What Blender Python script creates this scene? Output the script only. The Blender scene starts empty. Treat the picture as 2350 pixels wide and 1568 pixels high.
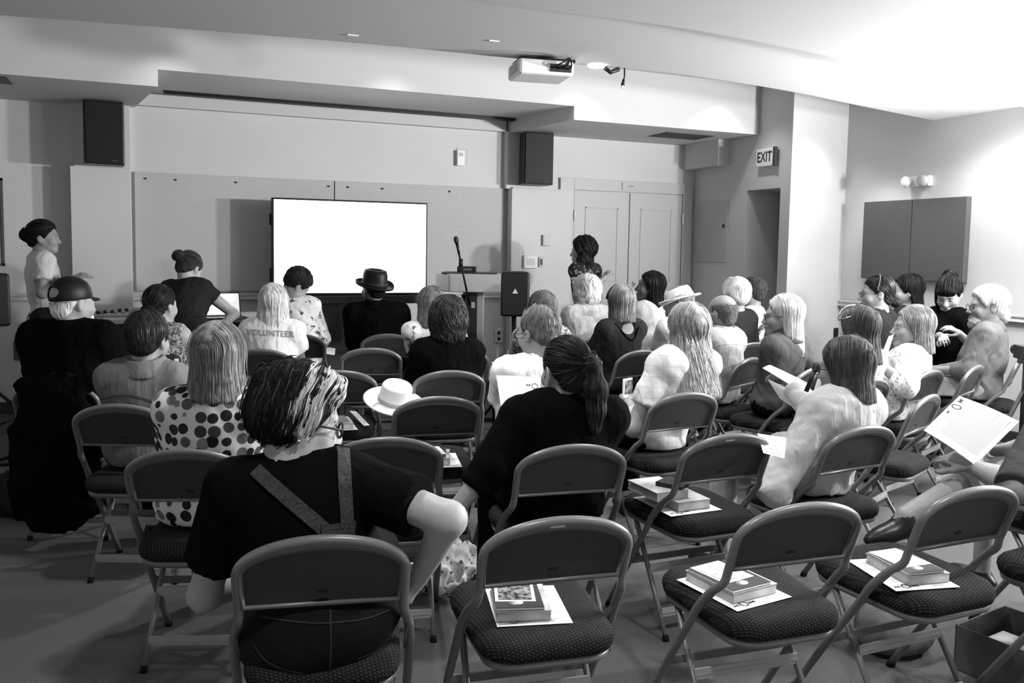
import bpy, bmesh, math, random
import numpy as np
from mathutils import Vector, Matrix
from mathutils.bvhtree import BVHTree

SC = bpy.context.scene
COL = SC.collection
rnd = random.Random(7)
RNG = np.random.default_rng(11)

# ------------------------------------------------------------------ camera
CAM_H, CAM_F, CAM_CY = 1.45, 1950.0, 720.0
PITCH = math.atan((CAM_CY - 571.0) / CAM_F)
ROLL = math.radians(0.94)
YAW = math.radians(22.4)
_cp, _sp, _cy, _sy = math.cos(PITCH), math.sin(PITCH), math.cos(YAW), math.sin(YAW)
RT0 = Vector((_cy, -_sy, 0)); FW0 = Vector((_sy * _cp, _cy * _cp, -_sp)); UP0 = Vector((_sy * _sp, _cy * _sp, _cp))
_r, _u = RT0 * math.cos(ROLL) - UP0 * math.sin(ROLL), UP0 * math.cos(ROLL) + RT0 * math.sin(ROLL)
cd = bpy.data.cameras.new('camera')
cam = bpy.data.objects.new('camera', cd); COL.objects.link(cam)
cd.sensor_fit = 'HORIZONTAL'; cd.sensor_width = 36.0
cd.lens = CAM_F / 2350.0 * 36.0
cd.shift_y = -(784.0 - CAM_CY) / 2350.0
cd.clip_start = 0.05; cd.clip_end = 100
m = Matrix.Identity(4)
# a positive roll turns the picture's horizon down to the right
rt = RT0 * math.cos(ROLL) + UP0 * math.sin(ROLL)
up = UP0 * math.cos(ROLL) - RT0 * math.sin(ROLL)
for i in range(3):
    m[i][0], m[i][1], m[i][2] = rt[i], up[i], -FW0[i]
m[2][3] = CAM_H
cam.matrix_world = m
SC.camera = cam

def at(px, py, d):
    """World point seen at a pixel of the 2350x1568 frame, d metres deep along the view axis."""
    X, Y = (px - 1175.0) / CAM_F, (py - CAM_CY) / CAM_F
    return Vector((0, 0, CAM_H)) + (FW0 + rt * X - up * Y) * d

def onz(px, py, z):
    v = at(px, py, 1.0) - Vector((0, 0, CAM_H))
    return Vector((0, 0, CAM_H)) + v * ((z - CAM_H) / v.z)

# ------------------------------------------------------------------ view, world
SC.view_settings.view_transform = 'Standard'
SC.view_settings.look = 'None'
SC.view_settings.gamma = 1.0
SC.view_settings.use_curve_mapping = False
SC.view_settings.exposure = 0.4
w = bpy.data.worlds.new('world'); SC.world = w; w.use_nodes = True
w.node_tree.nodes['Background'].inputs[0].default_value = (0.02, 0.02, 0.02, 1)
w.node_tree.nodes['Background'].inputs[1].default_value = 1.0
SC.cycles.max_bounces = 6
SC.cycles.diffuse_bounces = 4
SC.cycles.use_denoising = True

# ------------------------------------------------------------------ lights
def light(name, kind, loc, power, target=None, size=0.1, spot=60, blend=0.4, size_y=None):
    ld = bpy.data.lights.new(name, kind); ld.energy = power
    o = bpy.data.objects.new(name, ld); COL.objects.link(o); o.location = loc
    if kind == 'AREA':
        ld.shape = 'RECTANGLE' if size_y else 'DISK'; ld.size = size
        if size_y: ld.size_y = size_y
    else:
        ld.shadow_soft_size = size
    if kind == 'SPOT':
        ld.spot_size = math.radians(spot); ld.spot_blend = blend
    d = (Vector(target) if target else Vector(loc) - Vector((0, 0, 1))) - Vector(loc)
    o.rotation_euler = d.to_track_quat('-Z', 'Y').to_euler()
    return o

# downlights in the raised ceiling that graze the soffit face
for x in (0.05, 1.75, 3.42, 4.95):
    light('soffit_downlight', 'SPOT', (x, 6.62, 3.06), (8, 10, 15, 20)[int(x / 1.6)], (x, 6.66, 0), 0.05, 105, 0.8)
# recessed downlights over the audience
DOWN = [(0.6, 1.0), (2.2, 1.0), (3.9, 1.2), (0.6, 2.9), (2.3, 3.0), (4.0, 3.1), (1.3, 4.3), (3.1, 4.3), (4.9, 4.4)]
for x, y in DOWN:
    light('audience_downlight', 'SPOT', (x, y, 2.5), 72, (x, y, 0), 0.06, 100, 0.5)
# two downlights on the right-hand wall and corner pier, then an added wash
light('wall_wash_spot', 'SPOT', (5.55, 5.8, 2.57), 26, (5.85, 5.8, 0), 0.08, 95, 0.6)
light('wall_wash_spot', 'SPOT', (5.60, 6.12, 2.75), 16, (5.62, 6.3, 0), 0.05, 95, 0.7)
light('wall_wash_spot', 'SPOT', (5.35, 4.6, 2.5), 42, (6.0, 4.6, 1.1), 0.1, 120, 0.7)  # added spot that brightens the wall, no lamp known here
# added unseen fill: two areas for the right ceiling, one from the right
light('ceiling_fill', 'AREA', (5.86, 3.2, 1.95), 215, (4.6, 3.5, 2.6), 0.26)
light('ceiling_fill', 'AREA', (5.86, 1.6, 1.95), 280, (3.6, 2.0, 2.6), 0.26)
light('side_fill', 'AREA', (6.0, 0.2, 1.75), 58, (1.0, 5.5, 0.9), 1.4, size_y=1.3)
light('rear_lamp', 'SPOT', (-0.3, -1.6, 2.4), 22, (0.9, 3.0, 0.3), 0.06, 80, 0.6)
# ------------------------------------------------------------------ materials
MATS = {}
def mat(name, g, rough=0.6, spec=0.35, metal=0.0, emit=None, bump=None, noise=None, sheen=0.0):
    """One grey; noise=(scale, amount) mottles the surface, bump=(scale, strength) roughens it."""
    if name in MATS: return MATS[name]
    mm = bpy.data.materials.new(name); mm.use_nodes = True; MATS[name] = mm
    nt = mm.node_tree; b = nt.nodes['Principled BSDF']
    b.inputs['Base Color'].default_value = (g, g, g, 1)
    b.inputs['Roughness'].default_value = rough
    b.inputs['Specular IOR Level'].default_value = spec
    b.inputs['Metallic'].default_value = metal
    if sheen: b.inputs['Sheen Weight'].default_value = sheen
    if emit is not None:
        b.inputs['Emission Color'].default_value = (1, 1, 1, 1); b.inputs['Emission Strength'].default_value = emit
    tc = nt.nodes.new('ShaderNodeTexCoord')
    if noise:
        n = nt.nodes.new('ShaderNodeTexNoise'); n.inputs['Scale'].default_value = noise[0]; n.inputs['Detail'].default_value = 4
        nt.links.new(tc.outputs['Object'], n.inputs['Vector'])
        r = nt.nodes.new('ShaderNodeMapRange'); r.inputs['From Min'].default_value = .3; r.inputs['From Max'].default_value = .7
        r.inputs['To Min'].default_value = g * (1 - noise[1]); r.inputs['To Max'].default_value = min(1, g * (1 + noise[1]))
        nt.links.new(n.outputs['Fac'], r.inputs['Value']); nt.links.new(r.outputs[0], b.inputs['Base Color'])
    if bump:
        n = nt.nodes.new('ShaderNodeTexNoise'); n.inputs['Scale'].default_value = bump[0]; n.inputs['Detail'].default_value = 3
        if len(bump) > 2:
            mp = N(nt, 'Mapping'); mp.inputs['Scale'].default_value = (1, 1, bump[2]); mp.inputs['Rotation'].default_value = (.35, .2, 0)
            nt.links.new(tc.outputs['Object'], mp.inputs['Vector']); nt.links.new(mp.outputs[0], n.inputs['Vector']); n.inputs['Distortion'].default_value = .8
        else: nt.links.new(tc.outputs['Object'], n.inputs['Vector'])
        bp = nt.nodes.new('ShaderNodeBump'); bp.inputs['Strength'].default_value = bump[1]; bp.inputs['Distance'].default_value = .01
        nt.links.new(n.outputs['Fac'], bp.inputs['Height']); nt.links.new(bp.outputs[0], b.inputs['Normal'])
    return mm

def ramp_mat(name, build, rough=0.7, spec=0.25, sheen=0.0):
    """A material whose colour socket is made by build(node_tree, object_vector)."""
    if name in MATS: return MATS[name]
    mm = bpy.data.materials.new(name); mm.use_nodes = True; MATS[name] = mm
    nt = mm.node_tree; b = nt.nodes['Principled BSDF']
    b.inputs['Roughness'].default_value = rough; b.inputs['Specular IOR Level'].default_value = spec
    if sheen: b.inputs['Sheen Weight'].default_value = sheen
    tc = nt.nodes.new('ShaderNodeTexCoord')
    nt.links.new(build(nt, tc.outputs['Object']), b.inputs['Base Color'])
    if name.endswith('cloth'):
        n = nt.nodes.new('ShaderNodeTexNoise'); n.inputs['Scale'].default_value = 11; n.inputs['Detail'].default_value = 3
        nt.links.new(tc.outputs['Object'], n.inputs['Vector'])
        bp = nt.nodes.new('ShaderNodeBump'); bp.inputs['Strength'].default_value = .5; bp.inputs['Distance'].default_value = .012
        nt.links.new(n.outputs['Fac'], bp.inputs['Height']); nt.links.new(bp.outputs[0], b.inputs['Normal'])
    return mm

def N(nt, kind, **kw):
    n = nt.nodes.new('ShaderNode' + kind)
    for k, v in kw.items():
        if k in n.inputs: n.inputs[k].default_value = v
        else: setattr(n, k, v)
    return n

def ramp(nt, sock, stops, interp='LINEAR'):
    r = nt.nodes.new('ShaderNodeValToRGB'); r.color_ramp.interpolation = interp
    el = r.color_ramp.elements
    while len(el) < len(stops): el.new(0.5)
    for e, (p, g) in zip(el, stops): e.position = p; e.color = (g, g, g, 1)
    nt.links.new(sock, r.inputs[0]); return r.outputs[0]

def dots_build(nt, vec):
    v = N(nt, 'TexVoronoi', Scale=23.0, Randomness=0.42); nt.links.new(vec, v.inputs['Vector'])
    sep = nt.nodes.new('ShaderNodeSeparateColor'); nt.links.new(v.outputs['Color'], sep.inputs[0])
    shade = ramp(nt, sep.outputs[0], [(0, .006), (.45, .02), (.7, .09), (.9, .22)])
    edge = ramp(nt, v.outputs['Distance'], [(0, 0), (.46, 0), (.50, 1)])
    mx = nt.nodes.new('ShaderNodeMix'); mx.data_type = 'RGBA'
    nt.links.new(edge, mx.inputs[0]); nt.links.new(shade, mx.inputs[6]); mx.inputs[7].default_value = (.75, .75, .75, 1)
    return mx.outputs[2]

def floral_build(scale, lo, hi, t0=.47, t1=.56):
    def f(nt, vec):
        n = N(nt, 'TexNoise', Scale=scale, Detail=5.0, Roughness=.65); nt.links.new(vec, n.inputs['Vector'])
        return ramp(nt, n.outputs['Fac'], [(t0, lo), (t1, hi)])
    return f

def plaid_build(base, line, pitch, wid=.06):
    def f(nt, vec):
        sep = nt.nodes.new('ShaderNodeSeparateXYZ'); nt.links.new(vec, sep.inputs[0])
        outs = []
        for ax in (0, 2):
            a = N(nt, 'Math', operation='MULTIPLY'); a.inputs[1].default_value = 1 / pitch; nt.links.new(sep.outputs[ax], a.inputs[0])
            fr = N(nt, 'Math', operation='FRACT'); nt.links.new(a.outputs[0], fr.inputs[0])
            lt = N(nt, 'Math', operation='LESS_THAN'); lt.inputs[1].default_value = wid; nt.links.new(fr.outputs[0], lt.inputs[0])
            outs.append(lt.outputs[0])
        mxm = N(nt, 'Math', operation='MAXIMUM'); nt.links.new(outs[0], mxm.inputs[0]); nt.links.new(outs[1], mxm.inputs[1])
        return ramp(nt, mxm.outputs[0], [(0, base), (1, line)])
    return f

def seat_build(nt, vec):
    """Dark upholstery woven with short light flecks."""
    sep = nt.nodes.new('ShaderNodeSeparateXYZ'); nt.links.new(vec, sep.inputs[0])
    yz = N(nt, 'Math', operation='ADD'); nt.links.new(sep.outputs[1], yz.inputs[0]); nt.links.new(sep.outputs[2], yz.inputs[1])
    cb = nt.nodes.new('ShaderNodeCombineXYZ'); nt.links.new(sep.outputs[0], cb.inputs[0]); nt.links.new(yz.outputs[0], cb.inputs[1])
    mp = N(nt, 'Mapping'); mp.inputs['Rotation'].default_value = (0, 0, .5); nt.links.new(cb.outputs[0], mp.inputs['Vector'])
    br = N(nt, 'TexBrick'); br.offset = .5; br.squash = 1.0
    br.inputs['Scale'].default_value = 1.0; br.inputs['Brick Width'].default_value = .0125; br.inputs['Row Height'].default_value = .0085
    br.inputs['Mortar Size'].default_value = .0036; br.inputs['Mortar Smooth'].default_value = .2
    for k, g in (('Color1', .095), ('Color2', .05), ('Mortar', .011)): br.inputs[k].default_value = (g, g, g, 1)
    nt.links.new(mp.outputs[0], br.inputs['Vector'])
    return br.outputs['Color']

M_WALL = mat('wall_paint', .60, .75, .2, noise=(1.5, .03))
M_WALL2 = mat('wall_paint_soffit', .56, .8, .2)
M_CEIL = mat('ceiling_paint', .58, .85, .15)
M_TACK = mat('tack_board', .48, .85, .1, noise=(60, .06))
M_TRIM = mat('trim_paint', .62, .45, .4)
M_DOOR = mat('door_paint', .48, .5, .35)
M_FLOOR = mat('carpet', .11, .95, .05, noise=(220, .35), bump=(400, .25))
M_BLACK = mat('black_plastic', .006, .5, .3)
M_BLACK2 = mat('black_satin', .012, .35, .4)
M_DARK = mat('dark_panel', .03, .5, .3)
M_GREYP = mat('grey_panel_cloth', .10, .9, .1, noise=(150, .15))
M_WHITE = mat('white_plastic', .75, .4, .4)
M_GREYPL = mat('grey_plastic', .42, .45, .4)
M_PAPER = mat('paper', .85, .7, .2)
M_INK = mat('ink', .03, .8, .1)
M_INKL = mat('pale_ink', .50, .8, .1)
M_SCREEN = mat('lit_screen', .8, .5, .2, emit=2.2)
M_LAP = mat('laptop_screen', .6, .4, .3, emit=.55)
M_LAMP = mat('lamp_glow', .9, .5, .2, emit=6.0)
M_SEAT = ramp_mat('seat_fabric', seat_build, .9, .1)
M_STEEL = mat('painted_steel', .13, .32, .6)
M_STEELP = mat('painted_steel_shaded', .038, .5, .4, noise=(90, .12))  # shaded copy of the steel: backrest shade put into the grey
M_STEELB = mat('crossbar_steel_lit', .34, .35, .6)  # light on the rear bars is put into this paler grey
M_RUB = mat('rubber', .01, .8, .1)
M_LABEL = mat('label_tape', .55, .5, .3)
M_CHROME = mat('chrome', .6, .2, .5, metal=1.0)
M_SKIN = mat('skin', .27, .5, .35, noise=(35, .07))
M_SKIND = mat('tan_skin', .12, .5, .35, noise=(35, .07))
M_SKINL = mat('pale_skin', .36, .5, .35, noise=(35, .05))
M_LIP = mat('lips', .17, .45, .35)
M_EYE = mat('eye_white', .4, .2, .5)
M_IRIS = mat('iris', .015, .15, .6)
M_LENS = mat('glasses_lens_tint', .35, .05, .6)

def cloth(name, g, rough=.9, sheen=0.0, k=1.0):
    return mat(name, g, rough, .03, bump=(20, .9 * k, .3), sheen=sheen)

def hairmats(key, g, contrast=.6):
    a = mat('hair_' + key, g, .75, .12, noise=(30, .3))
    b = mat('hair_%s_light' % key, min(.9, g * (1 + contrast) + .012), .4, .5)
    c = mat('hair_%s_deep' % key, g * (1 - contrast * .75), .5, .35)
    return [a, b, c]
H_BLACK = hairmats('black', .006, .8)
H_DARK = hairmats('dark_brown', .018, .9)
H_BROWN = hairmats('brown', .055, .7)
H_GREY = hairmats('grey', .22, .6)
H_SALT = hairmats('salt_and_pepper', .14, .5)
H_STUB = hairmats('stubble', .13, .3)
H_BLOND = hairmats('blond', .34, .55)
H_FAIR = hairmats('ash_blond', .20, .6)
H_WHITE = hairmats('white', .72, .3)
H_STREAK = [mat('hair_streak_dark', .008, .75, .12), mat('hair_streak_light', .5, .4, .5), mat('hair_streak_mid', .05, .5, .35)]

# ------------------------------------------------------------------ mesh helpers
def props(o, label=None, cat=None, group=None, kind=None):
    if label: o['label'] = label
    if cat: o['category'] = cat
    if group: o['group'] = group
    if kind: o['kind'] = kind
    return o

def thing(name, label, cat, loc=(0, 0, 0), rz=0.0, group=None):
    o = bpy.data.objects.new(name, None); COL.objects.link(o)
    o.location = loc; o.rotation_euler = (0, 0, rz); o.empty_display_size = .1
    return props(o, label, cat, group)

def link_mesh(name, me, parent=None, mats=()):
    for q in mats: me.materials.append(q)
    o = bpy.data.objects.new(name, me); COL.objects.link(o)
    if parent is not None: o.parent = parent
    return o

def fast_mesh(name, V, Q, mi=None, smooth=True):
    """Mesh from an (n,3) array and an (m,4) or (m,3) index array."""
    me = bpy.data.meshes.new(name)
    V = np.ascontiguousarray(V, np.float32); Q = np.ascontiguousarray(Q, np.int32)
    k = Q.shape[1]
    me.vertices.add(len(V)); me.vertices.foreach_set('co', V.ravel())
    me.loops.add(Q.size); me.loops.foreach_set('vertex_index', Q.ravel())
    me.polygons.add(len(Q)); me.polygons.foreach_set('loop_start', np.arange(0, Q.size, k, dtype=np.int32))
    if mi is not None: me.polygons.foreach_set('material_index', np.ascontiguousarray(mi, np.int32))
    if smooth: me.polygons.foreach_set('use_smooth', np.ones(len(Q), bool))
    me.update(calc_edges=True)
    return me

class MB:
    """Collects faces; build() links them as one mesh object."""
    def __init__(s): s.v = []; s.f = []; s.m = []; s.sm = []
    def add(s, vs, fs, mi=0, smooth=False):
        b = len(s.v); s.v += [tuple(q) for q in vs]
        for f in fs: s.f.append(tuple(b + i for i in f)); s.m.append(mi); s.sm.append(smooth)
        return s
    def box(s, lo, hi, mi=0, M=None):
        (x0, y0, z0), (x1, y1, z1) = lo, hi
        vs = [Vector(q) for q in ((x0, y0, z0), (x1, y0, z0), (x1, y1, z0), (x0, y1, z0), (x0, y0, z1), (x1, y0, z1), (x1, y1, z1), (x0, y1, z1))]
        if M: vs = [M @ q for q in vs]
        return s.add(vs, [(0, 3, 2, 1), (4, 5, 6, 7), (0, 1, 5, 4), (1, 2, 6, 5), (2, 3, 7, 6), (3, 0, 4, 7)], mi)
    def prism(s, poly, z0, z1, mi=0):
        """poly: xy points (counter-clockwise), extruded in z."""
        n = len(poly); vs = [(x, y, z0) for x, y in poly] + [(x, y, z1) for x, y in poly]
        fs = [tuple(range(n - 1, -1, -1)), tuple(range(n, 2 * n))] + [(i, (i + 1) % n, n + (i + 1) % n, n + i) for i in range(n)]
        return s.add(vs, fs, mi)
    def tube(s, pts, r, seg=8, mi=0, flat=None, closed=False):
        """Round bar along pts; r a number or one per point; flat=(u, v) scales the section."""
        pts = [Vector(q) for q in pts]; n = len(pts); rs = r if isinstance(r, (list, tuple)) else [r] * n
        rings = []; prev = None
        for i, q in enumerate(pts):
            a = pts[(i - 1) % n] if (i > 0 or closed) else pts[i]; b = pts[(i + 1) % n] if (i < n - 1 or closed) else pts[i]
            t = (b - a).normalized()
            if prev is None:
                ref = Vector((0, 0, 1)) if abs(t.z) < .9 else Vector((1, 0, 0))
                u = t.cross(ref).normalized()
            else: u = (prev - t * prev.dot(t)).normalized()
            prev = u; v = t.cross(u)
            fu, fv = flat or (1, 1)
            rings.append([q + u * (rs[i] * fu * math.cos(2 * math.pi * k / seg)) + v * (rs[i] * fv * math.sin(2 * math.pi * k / seg)) for k in range(seg)])
        vs = [q for rg in rings for q in rg]; fs = []
        for i in range(n if closed else n - 1):
            for k in range(seg):
                j = (i + 1) % n
                fs.append((i * seg + k, i * seg + (k + 1) % seg, j * seg + (k + 1) % seg, j * seg + k))
        if not closed: fs += [tuple(range(seg - 1, -1, -1)), tuple(range((n - 1) * seg, n * seg))]
        return s.add(vs, fs, mi, True)
    def lathe(s, prof, seg=32, mi=0, c=(0, 0, 0), sx=1, sy=1):
        """prof: (radius, z) from bottom to top."""
        vs = []; fs = []; n = len(prof)
        for r, z in prof:
            for k in range(seg):
                a = 2 * math.pi * k / seg; vs.append((c[0] + r * sx * math.cos(a), c[1] + r * sy * math.sin(a), c[2] + z))
        for i in range(n - 1):
            for k in range(seg): fs.append((i * seg + k, i * seg + (k + 1) % seg, (i + 1) * seg + (k + 1) % seg, (i + 1) * seg + k))
        fs += [tuple(range(seg - 1, -1, -1)), tuple(range((n - 1) * seg, n * seg))]
        return s.add(vs, fs, mi, True)
    def build(s, name, mats, parent=None, bevel=0, M=None):
        me = bpy.data.meshes.new(name)
        vs = [M @ Vector(q) for q in s.v] if M else s.v
        me.from_pydata([tuple(q) for q in vs], [], s.f)
        if not isinstance(mats, (list, tuple)): mats = [mats]
        for q in mats: me.materials.append(q)
        for p, k, sm in zip(me.polygons, s.m, s.sm): p.material_index = k; p.use_smooth = sm
        me.update()
        o = bpy.data.objects.new(name, me); COL.objects.link(o)
        if parent is not None: o.parent = parent
        if bevel:
            b = o.modifiers.new('bevel', 'BEVEL'); b.width = bevel; b.segments = 2; b.limit_method = 'ANGLE'; b.angle_limit = math.radians(50)
        return o

def smooth_path(pts, n=6):
    """Catmull-Rom through pts."""
    P = [Vector(q) for q in pts]; P = [P[0] * 2 - P[1]] + P + [P[-1] * 2 - P[-2]]; out = []
    for i in range(1, len(P) - 2):
        for k in range(n):
            t = k / n; a, b, c, d = P[i - 1:i + 3]
            out.append(.5 * ((2 * b) + (c - a) * t + (2 * a - 5 * b + 4 * c - d) * t * t + (3 * b - a - 3 * c + d) * t ** 3))
    out.append(P[-2]); return out

def text_faces(body, size, bold=False):
    """Vertices and faces of flat lettering, centred on the origin in the xy plane."""
    cu = bpy.data.curves.new('lettering', 'FONT'); cu.body = body; cu.size = size; cu.align_x = 'CENTER'; cu.align_y = 'CENTER'
    cu.resolution_u = 3
    if bold: cu.offset = size * .02
    o = bpy.data.objects.new('lettering_source', cu); COL.objects.link(o)
    dg = bpy.context.evaluated_depsgraph_get(); me = o.evaluated_get(dg).to_mesh()
    vs = [v.co.copy() for v in me.vertices]; fs = [tuple(p.vertices) for p in me.polygons]
    o.evaluated_get(dg).to_mesh_clear(); bpy.data.objects.remove(o); bpy.data.curves.remove(cu)
    return vs, fs

def frame_matrix(o, x, z=None, y=None):
    """Matrix with origin o and axes x, y, z (made orthonormal)."""
    x = Vector(x).normalized()
    if z is not None:
        z = Vector(z); z = (z - x * z.dot(x)).normalized(); y = z.cross(x)
    else:
        y = Vector(y); y = (y - x * y.dot(x)).normalized(); z = x.cross(y)
    mm = Matrix.Identity(4)
    for i in range(3): mm[i][0], mm[i][1], mm[i][2], mm[i][3] = x[i], y[i], z[i], o[i]
    return mm
# ------------------------------------------------------------------ the room
def struct(name, mb, mats, bevel=0, parent=None):
    o = mb.build(name, mats, parent, bevel)
    if parent is None: o['kind'] = 'structure'
    return o

struct('floor', MB().box((-3.3, -2.7, -.1), (6.9, 8.4, 0)), M_FLOOR)
# front wall: left section, bay behind the screen, right section with the double door
struct('wall_front_left', MB().box((-3.3, 8.12, 0), (-.66, 8.3, 3.15)), M_WALL)
struct('wall_front', MB().box((-.69, 8.05, 0), (3.3, 8.3, 3.15)), M_WALL)
struct('wall_front_right', MB().box((3.25, 8.0, 0), (5.5, 8.3, 3.15)), M_WALL)
pil = MB().box((-.69, 7.9, 0), (-.235, 8.2, 2.07)).box((-.60, 7.98, 2.07), (-.235, 8.2, 2.62)).box((-.66, 7.93, 2.07), (-.26, 8.1, 2.085))
struct('trim_1', pil, M_WALL, .004)
pil = MB().box((3.235, 7.9, 0), (3.9, 8.02, 2.05)).box((3.2, 7.97, 2.05), (3.62, 8.1, 2.62)).box((3.26, 7.93, 2.05), (3.86, 8.02, 2.065))
struct('trim_2', pil, M_WALL, .004)
# right alcove wall with the recessed side door
aw = MB().box((5.44, 7.06, 0), (5.58, 8.3, 3.15)).box((5.44, 6.56, 2.07), (5.58, 7.06, 3.15))
struct('wall_alcove', aw, M_WALL)
struct('wall_alcove_recess', MB().box((5.58, 7.06, 0), (5.95, 7.16, 2.2)).box((5.58, 6.5, 2.07), (5.95, 7.06, 2.2)).box((5.93, 6.5, 0), (6.0, 7.06, 2.2)), M_WALL)
struct('wall_pier', MB().box((5.44, 6.42, 0), (6.3, 6.56, 3.15)), M_WALL)
struct('wall_right', MB().box((6.1, -2.7, 0), (6.3, 6.5, 3.15)), M_WALL)
struct('wall_left', MB().box((-3.4, -2.7, 0), (-3.2, 8.3, 3.15)), M_WALL)
struct('wall_back', MB().box((-3.3, -2.8, 0), (6.3, -2.6, 3.15)), M_WALL)

# ceilings: raised part over the front, lower part with a curved edge, dropped part behind that
EDGE = [(-3.2, 5.75), (-2.2, 5.40), (-.75, 5.127), (.93, 4.908), (1.97, 4.86), (3.088, 4.80), (4.079, 4.934), (5.03, 5.175), (6.156, 5.455)]
edge = [tuple(q)[:2] for q in smooth_path([(x, y, 0) for x, y in EDGE], 6)]
struct('ceiling_front', MB().box((-3.3, 4.6, 3.09), (6.3, 8.3, 3.2)), M_CEIL)
struct('ceiling', MB().prism([(-3.3, -2.7), (6.2, -2.7)] + [(x, y) for x, y in reversed(edge)], 2.6, 3.09), M_CEIL)
EDGE2 = [(-3.2, 4.4), (-1.5, 3.85), (.2, 3.66), (1.273, 3.627), (1.741, 3.624), (2.328, 3.62), (2.747, 3.662), (3.134, 3.724), (3.612, 3.814), (4.8, 4.12), (6.15, 4.5)]
edge2 = [tuple(q)[:2] for q in smooth_path([(x, y, 0) for x, y in EDGE2], 6)]
struct('ceiling_rear', MB().prism([(-3.3, -2.7), (6.2, -2.7)] + [(x, y) for x, y in reversed(edge2)], 2.54, 2.6), M_CEIL)
# soffit along the front wall
struct('ceiling_soffit', MB().prism([(-3.3, 6.9), (-.01, 6.9), (-.20, 8.05), (-.2, 8.2), (-3.3, 8.2)], 2.6, 3.1), M_WALL2)
struct('ceiling_soffit_centre', MB().prism([(-.01, 6.9), (3.41, 6.9), (3.19, 8.2), (-.2, 8.2)], 2.725, 3.1), M_WALL2)
struct('ceiling_soffit_right', MB().prism([(3.41, 6.9), (5.5, 6.9), (5.5, 8.2), (3.19, 8.2)], 2.605, 3.1), M_WALL2)
struct('trim_3', MB().box((-.19, 7.985, 2.615), (3.2, 8.06, 2.73)), M_WALL2, .006)
# projection screen slot in the recess
o = props(MB().box((.03, 7.80, 2.70), (3.22, 7.88, 2.726)).build('screen_slot', M_BLACK), 'long black slot of a rolled-up projection screen in the ceiling recess', 'projection screen')

# boards and rails
tb = thing('tack_board', 'long grey tack board on the front wall behind the lit display', 'board', (0, 8.049, 0))
for a, b in ((-.21, 1.49), (1.50, 3.19)):
    MB().box((a, -.03, 1.03), (b, -.0005, 2.055)).build('panel', M_TACK, tb, .003)
for x in (-.12, .12, .62, 1.44, 1.62, 1.95, 2.62):
    MB().tube([(x, -.045, 2.0), (x, -.028, 2.0)], .008, 8).build('pin', M_DARK, tb)
def rail(name, lo, hi, ax):
    mb = MB().box(lo, hi)
    d = .012
    if ax == 'x': mb.box((lo[0], lo[1] - d, hi[2] - .022), (hi[0], hi[1], hi[2])); mb.box((lo[0], lo[1] - d, lo[2]), (hi[0], hi[1], lo[2] + .014))
    else: mb.box((lo[0] - d, lo[1], hi[2] - .022), (hi[0], hi[1], hi[2])); mb.box((lo[0] - d, lo[1], lo[2]), (hi[0], hi[1], lo[2] + .014))
    struct(name, mb, M_TRIM, .003)
rail('trim_4', (-3.2, 8.10, .95), (-.69, 8.12, 1.01), 'x')
rail('trim_5', (-.24, 8.03, .95), (3.24, 8.05, 1.01), 'x')
rail('trim_6', (4.98, 7.985, .96), (5.44, 8.0, 1.02), 'x')
rail('trim_7', (6.075, -2.5, .95), (6.1, 6.44, 1.01), 'y')
struct('baseboard_front', MB().box((-3.2, 8.09, 0), (-.69, 8.12, .1)).box((-.235, 8.02, 0), (3.24, 8.05, .1)), M_DARK)
struct('baseboard_right', MB().box((6.07, -2.5, 0), (6.1, 6.44, .1)), M_DARK)

# double door on the right of the front wall
fr = MB().box((3.80, 7.965, 0), (3.96, 8.0, 2.19)).box((5.29, 7.965, 0), (5.41, 8.0, 2.19)).box((3.96, 7.965, 2.07), (5.29, 8.0, 2.19))
d1 = struct('door_1', fr, M_DOOR, .004)
for a, b in ((3.965, 4.62), (4.63, 5.285)):
    lf = MB().box((a, 7.975, 0), (b, 7.998, 2.062))
    for x0, x1, z0, z1 in ((a + .13, b - .13, 1.12, 1.9), (a + .13, b - .13, .2, .95)):
        t = .016
        lf.box((x0, 7.968, z0), (x1, 7.976, z0 + t)).box((x0, 7.968, z1 - t), (x1, 7.976, z1)).box((x0, 7.968, z0), (x0 + t, 7.976, z1)).box((x1 - t, 7.968, z0), (x1, 7.976, z1))
    lo = lf.build('door_leaf', M_DOOR, d1, .003)
    hx = a if a < 4 else b
    for z in (.3, 1.75): MB().tube([(hx, 7.955, z), (hx, 7.955, z + .11)], .011, 8).build('hinge', M_WHITE, lo)
sg = thing('door_sign', 'small grey room sign above the double door', 'sign', (4.63, 7.964, 2.13))
MB().box((-.11, -.012, -.04), (.11, 0.002, .04)).build('plate', M_DOOR, sg, .003)
vs, fs = text_faces('EXIT', .032)
mb = MB().add([(x, -.0135, y) for x, y, z in vs], fs); mb.build('lettering', M_DARK, sg)

# recessed side door at the end of the alcove
d2 = struct('door_2', MB().box((5.86, 6.5, 0), (5.92, 6.54, 2.05)).box((5.86, 6.99, 0), (5.92, 7.05, 2.05)).box((5.86, 6.5, 2.0), (5.92, 7.05, 2.06)), M_BLACK2)
lo = MB().box((5.89, 6.54, 0), (5.925, 6.99, 2.0)).build('door_leaf', M_GREYPL, d2)
MB().tube([(5.88, 6.62, 1.0), (5.84, 6.62, 1.0), (5.84, 6.72, 1.0)], .011, 8).build('handle', M_CHROME, lo)
# access panel on the alcove wall, boxed-in duct above it
ap = thing('access_panel', 'flush grey access panel on the alcove wall beside the double door', 'panel', (5.44, 7.62, 1.67))
MB().box((-.012, -.27, -.325), (.004, .27, .325)).build('door', M_DOOR, ap, .003)
MB().box((-.024, -.225, .035), (-.010, -.20, .07)).build('latch', M_DARK, ap)
struct('trim_8', MB().box((5.30, 7.37, 2.34), (5.45, 8.0, 2.62)), M_WALL)

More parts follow.
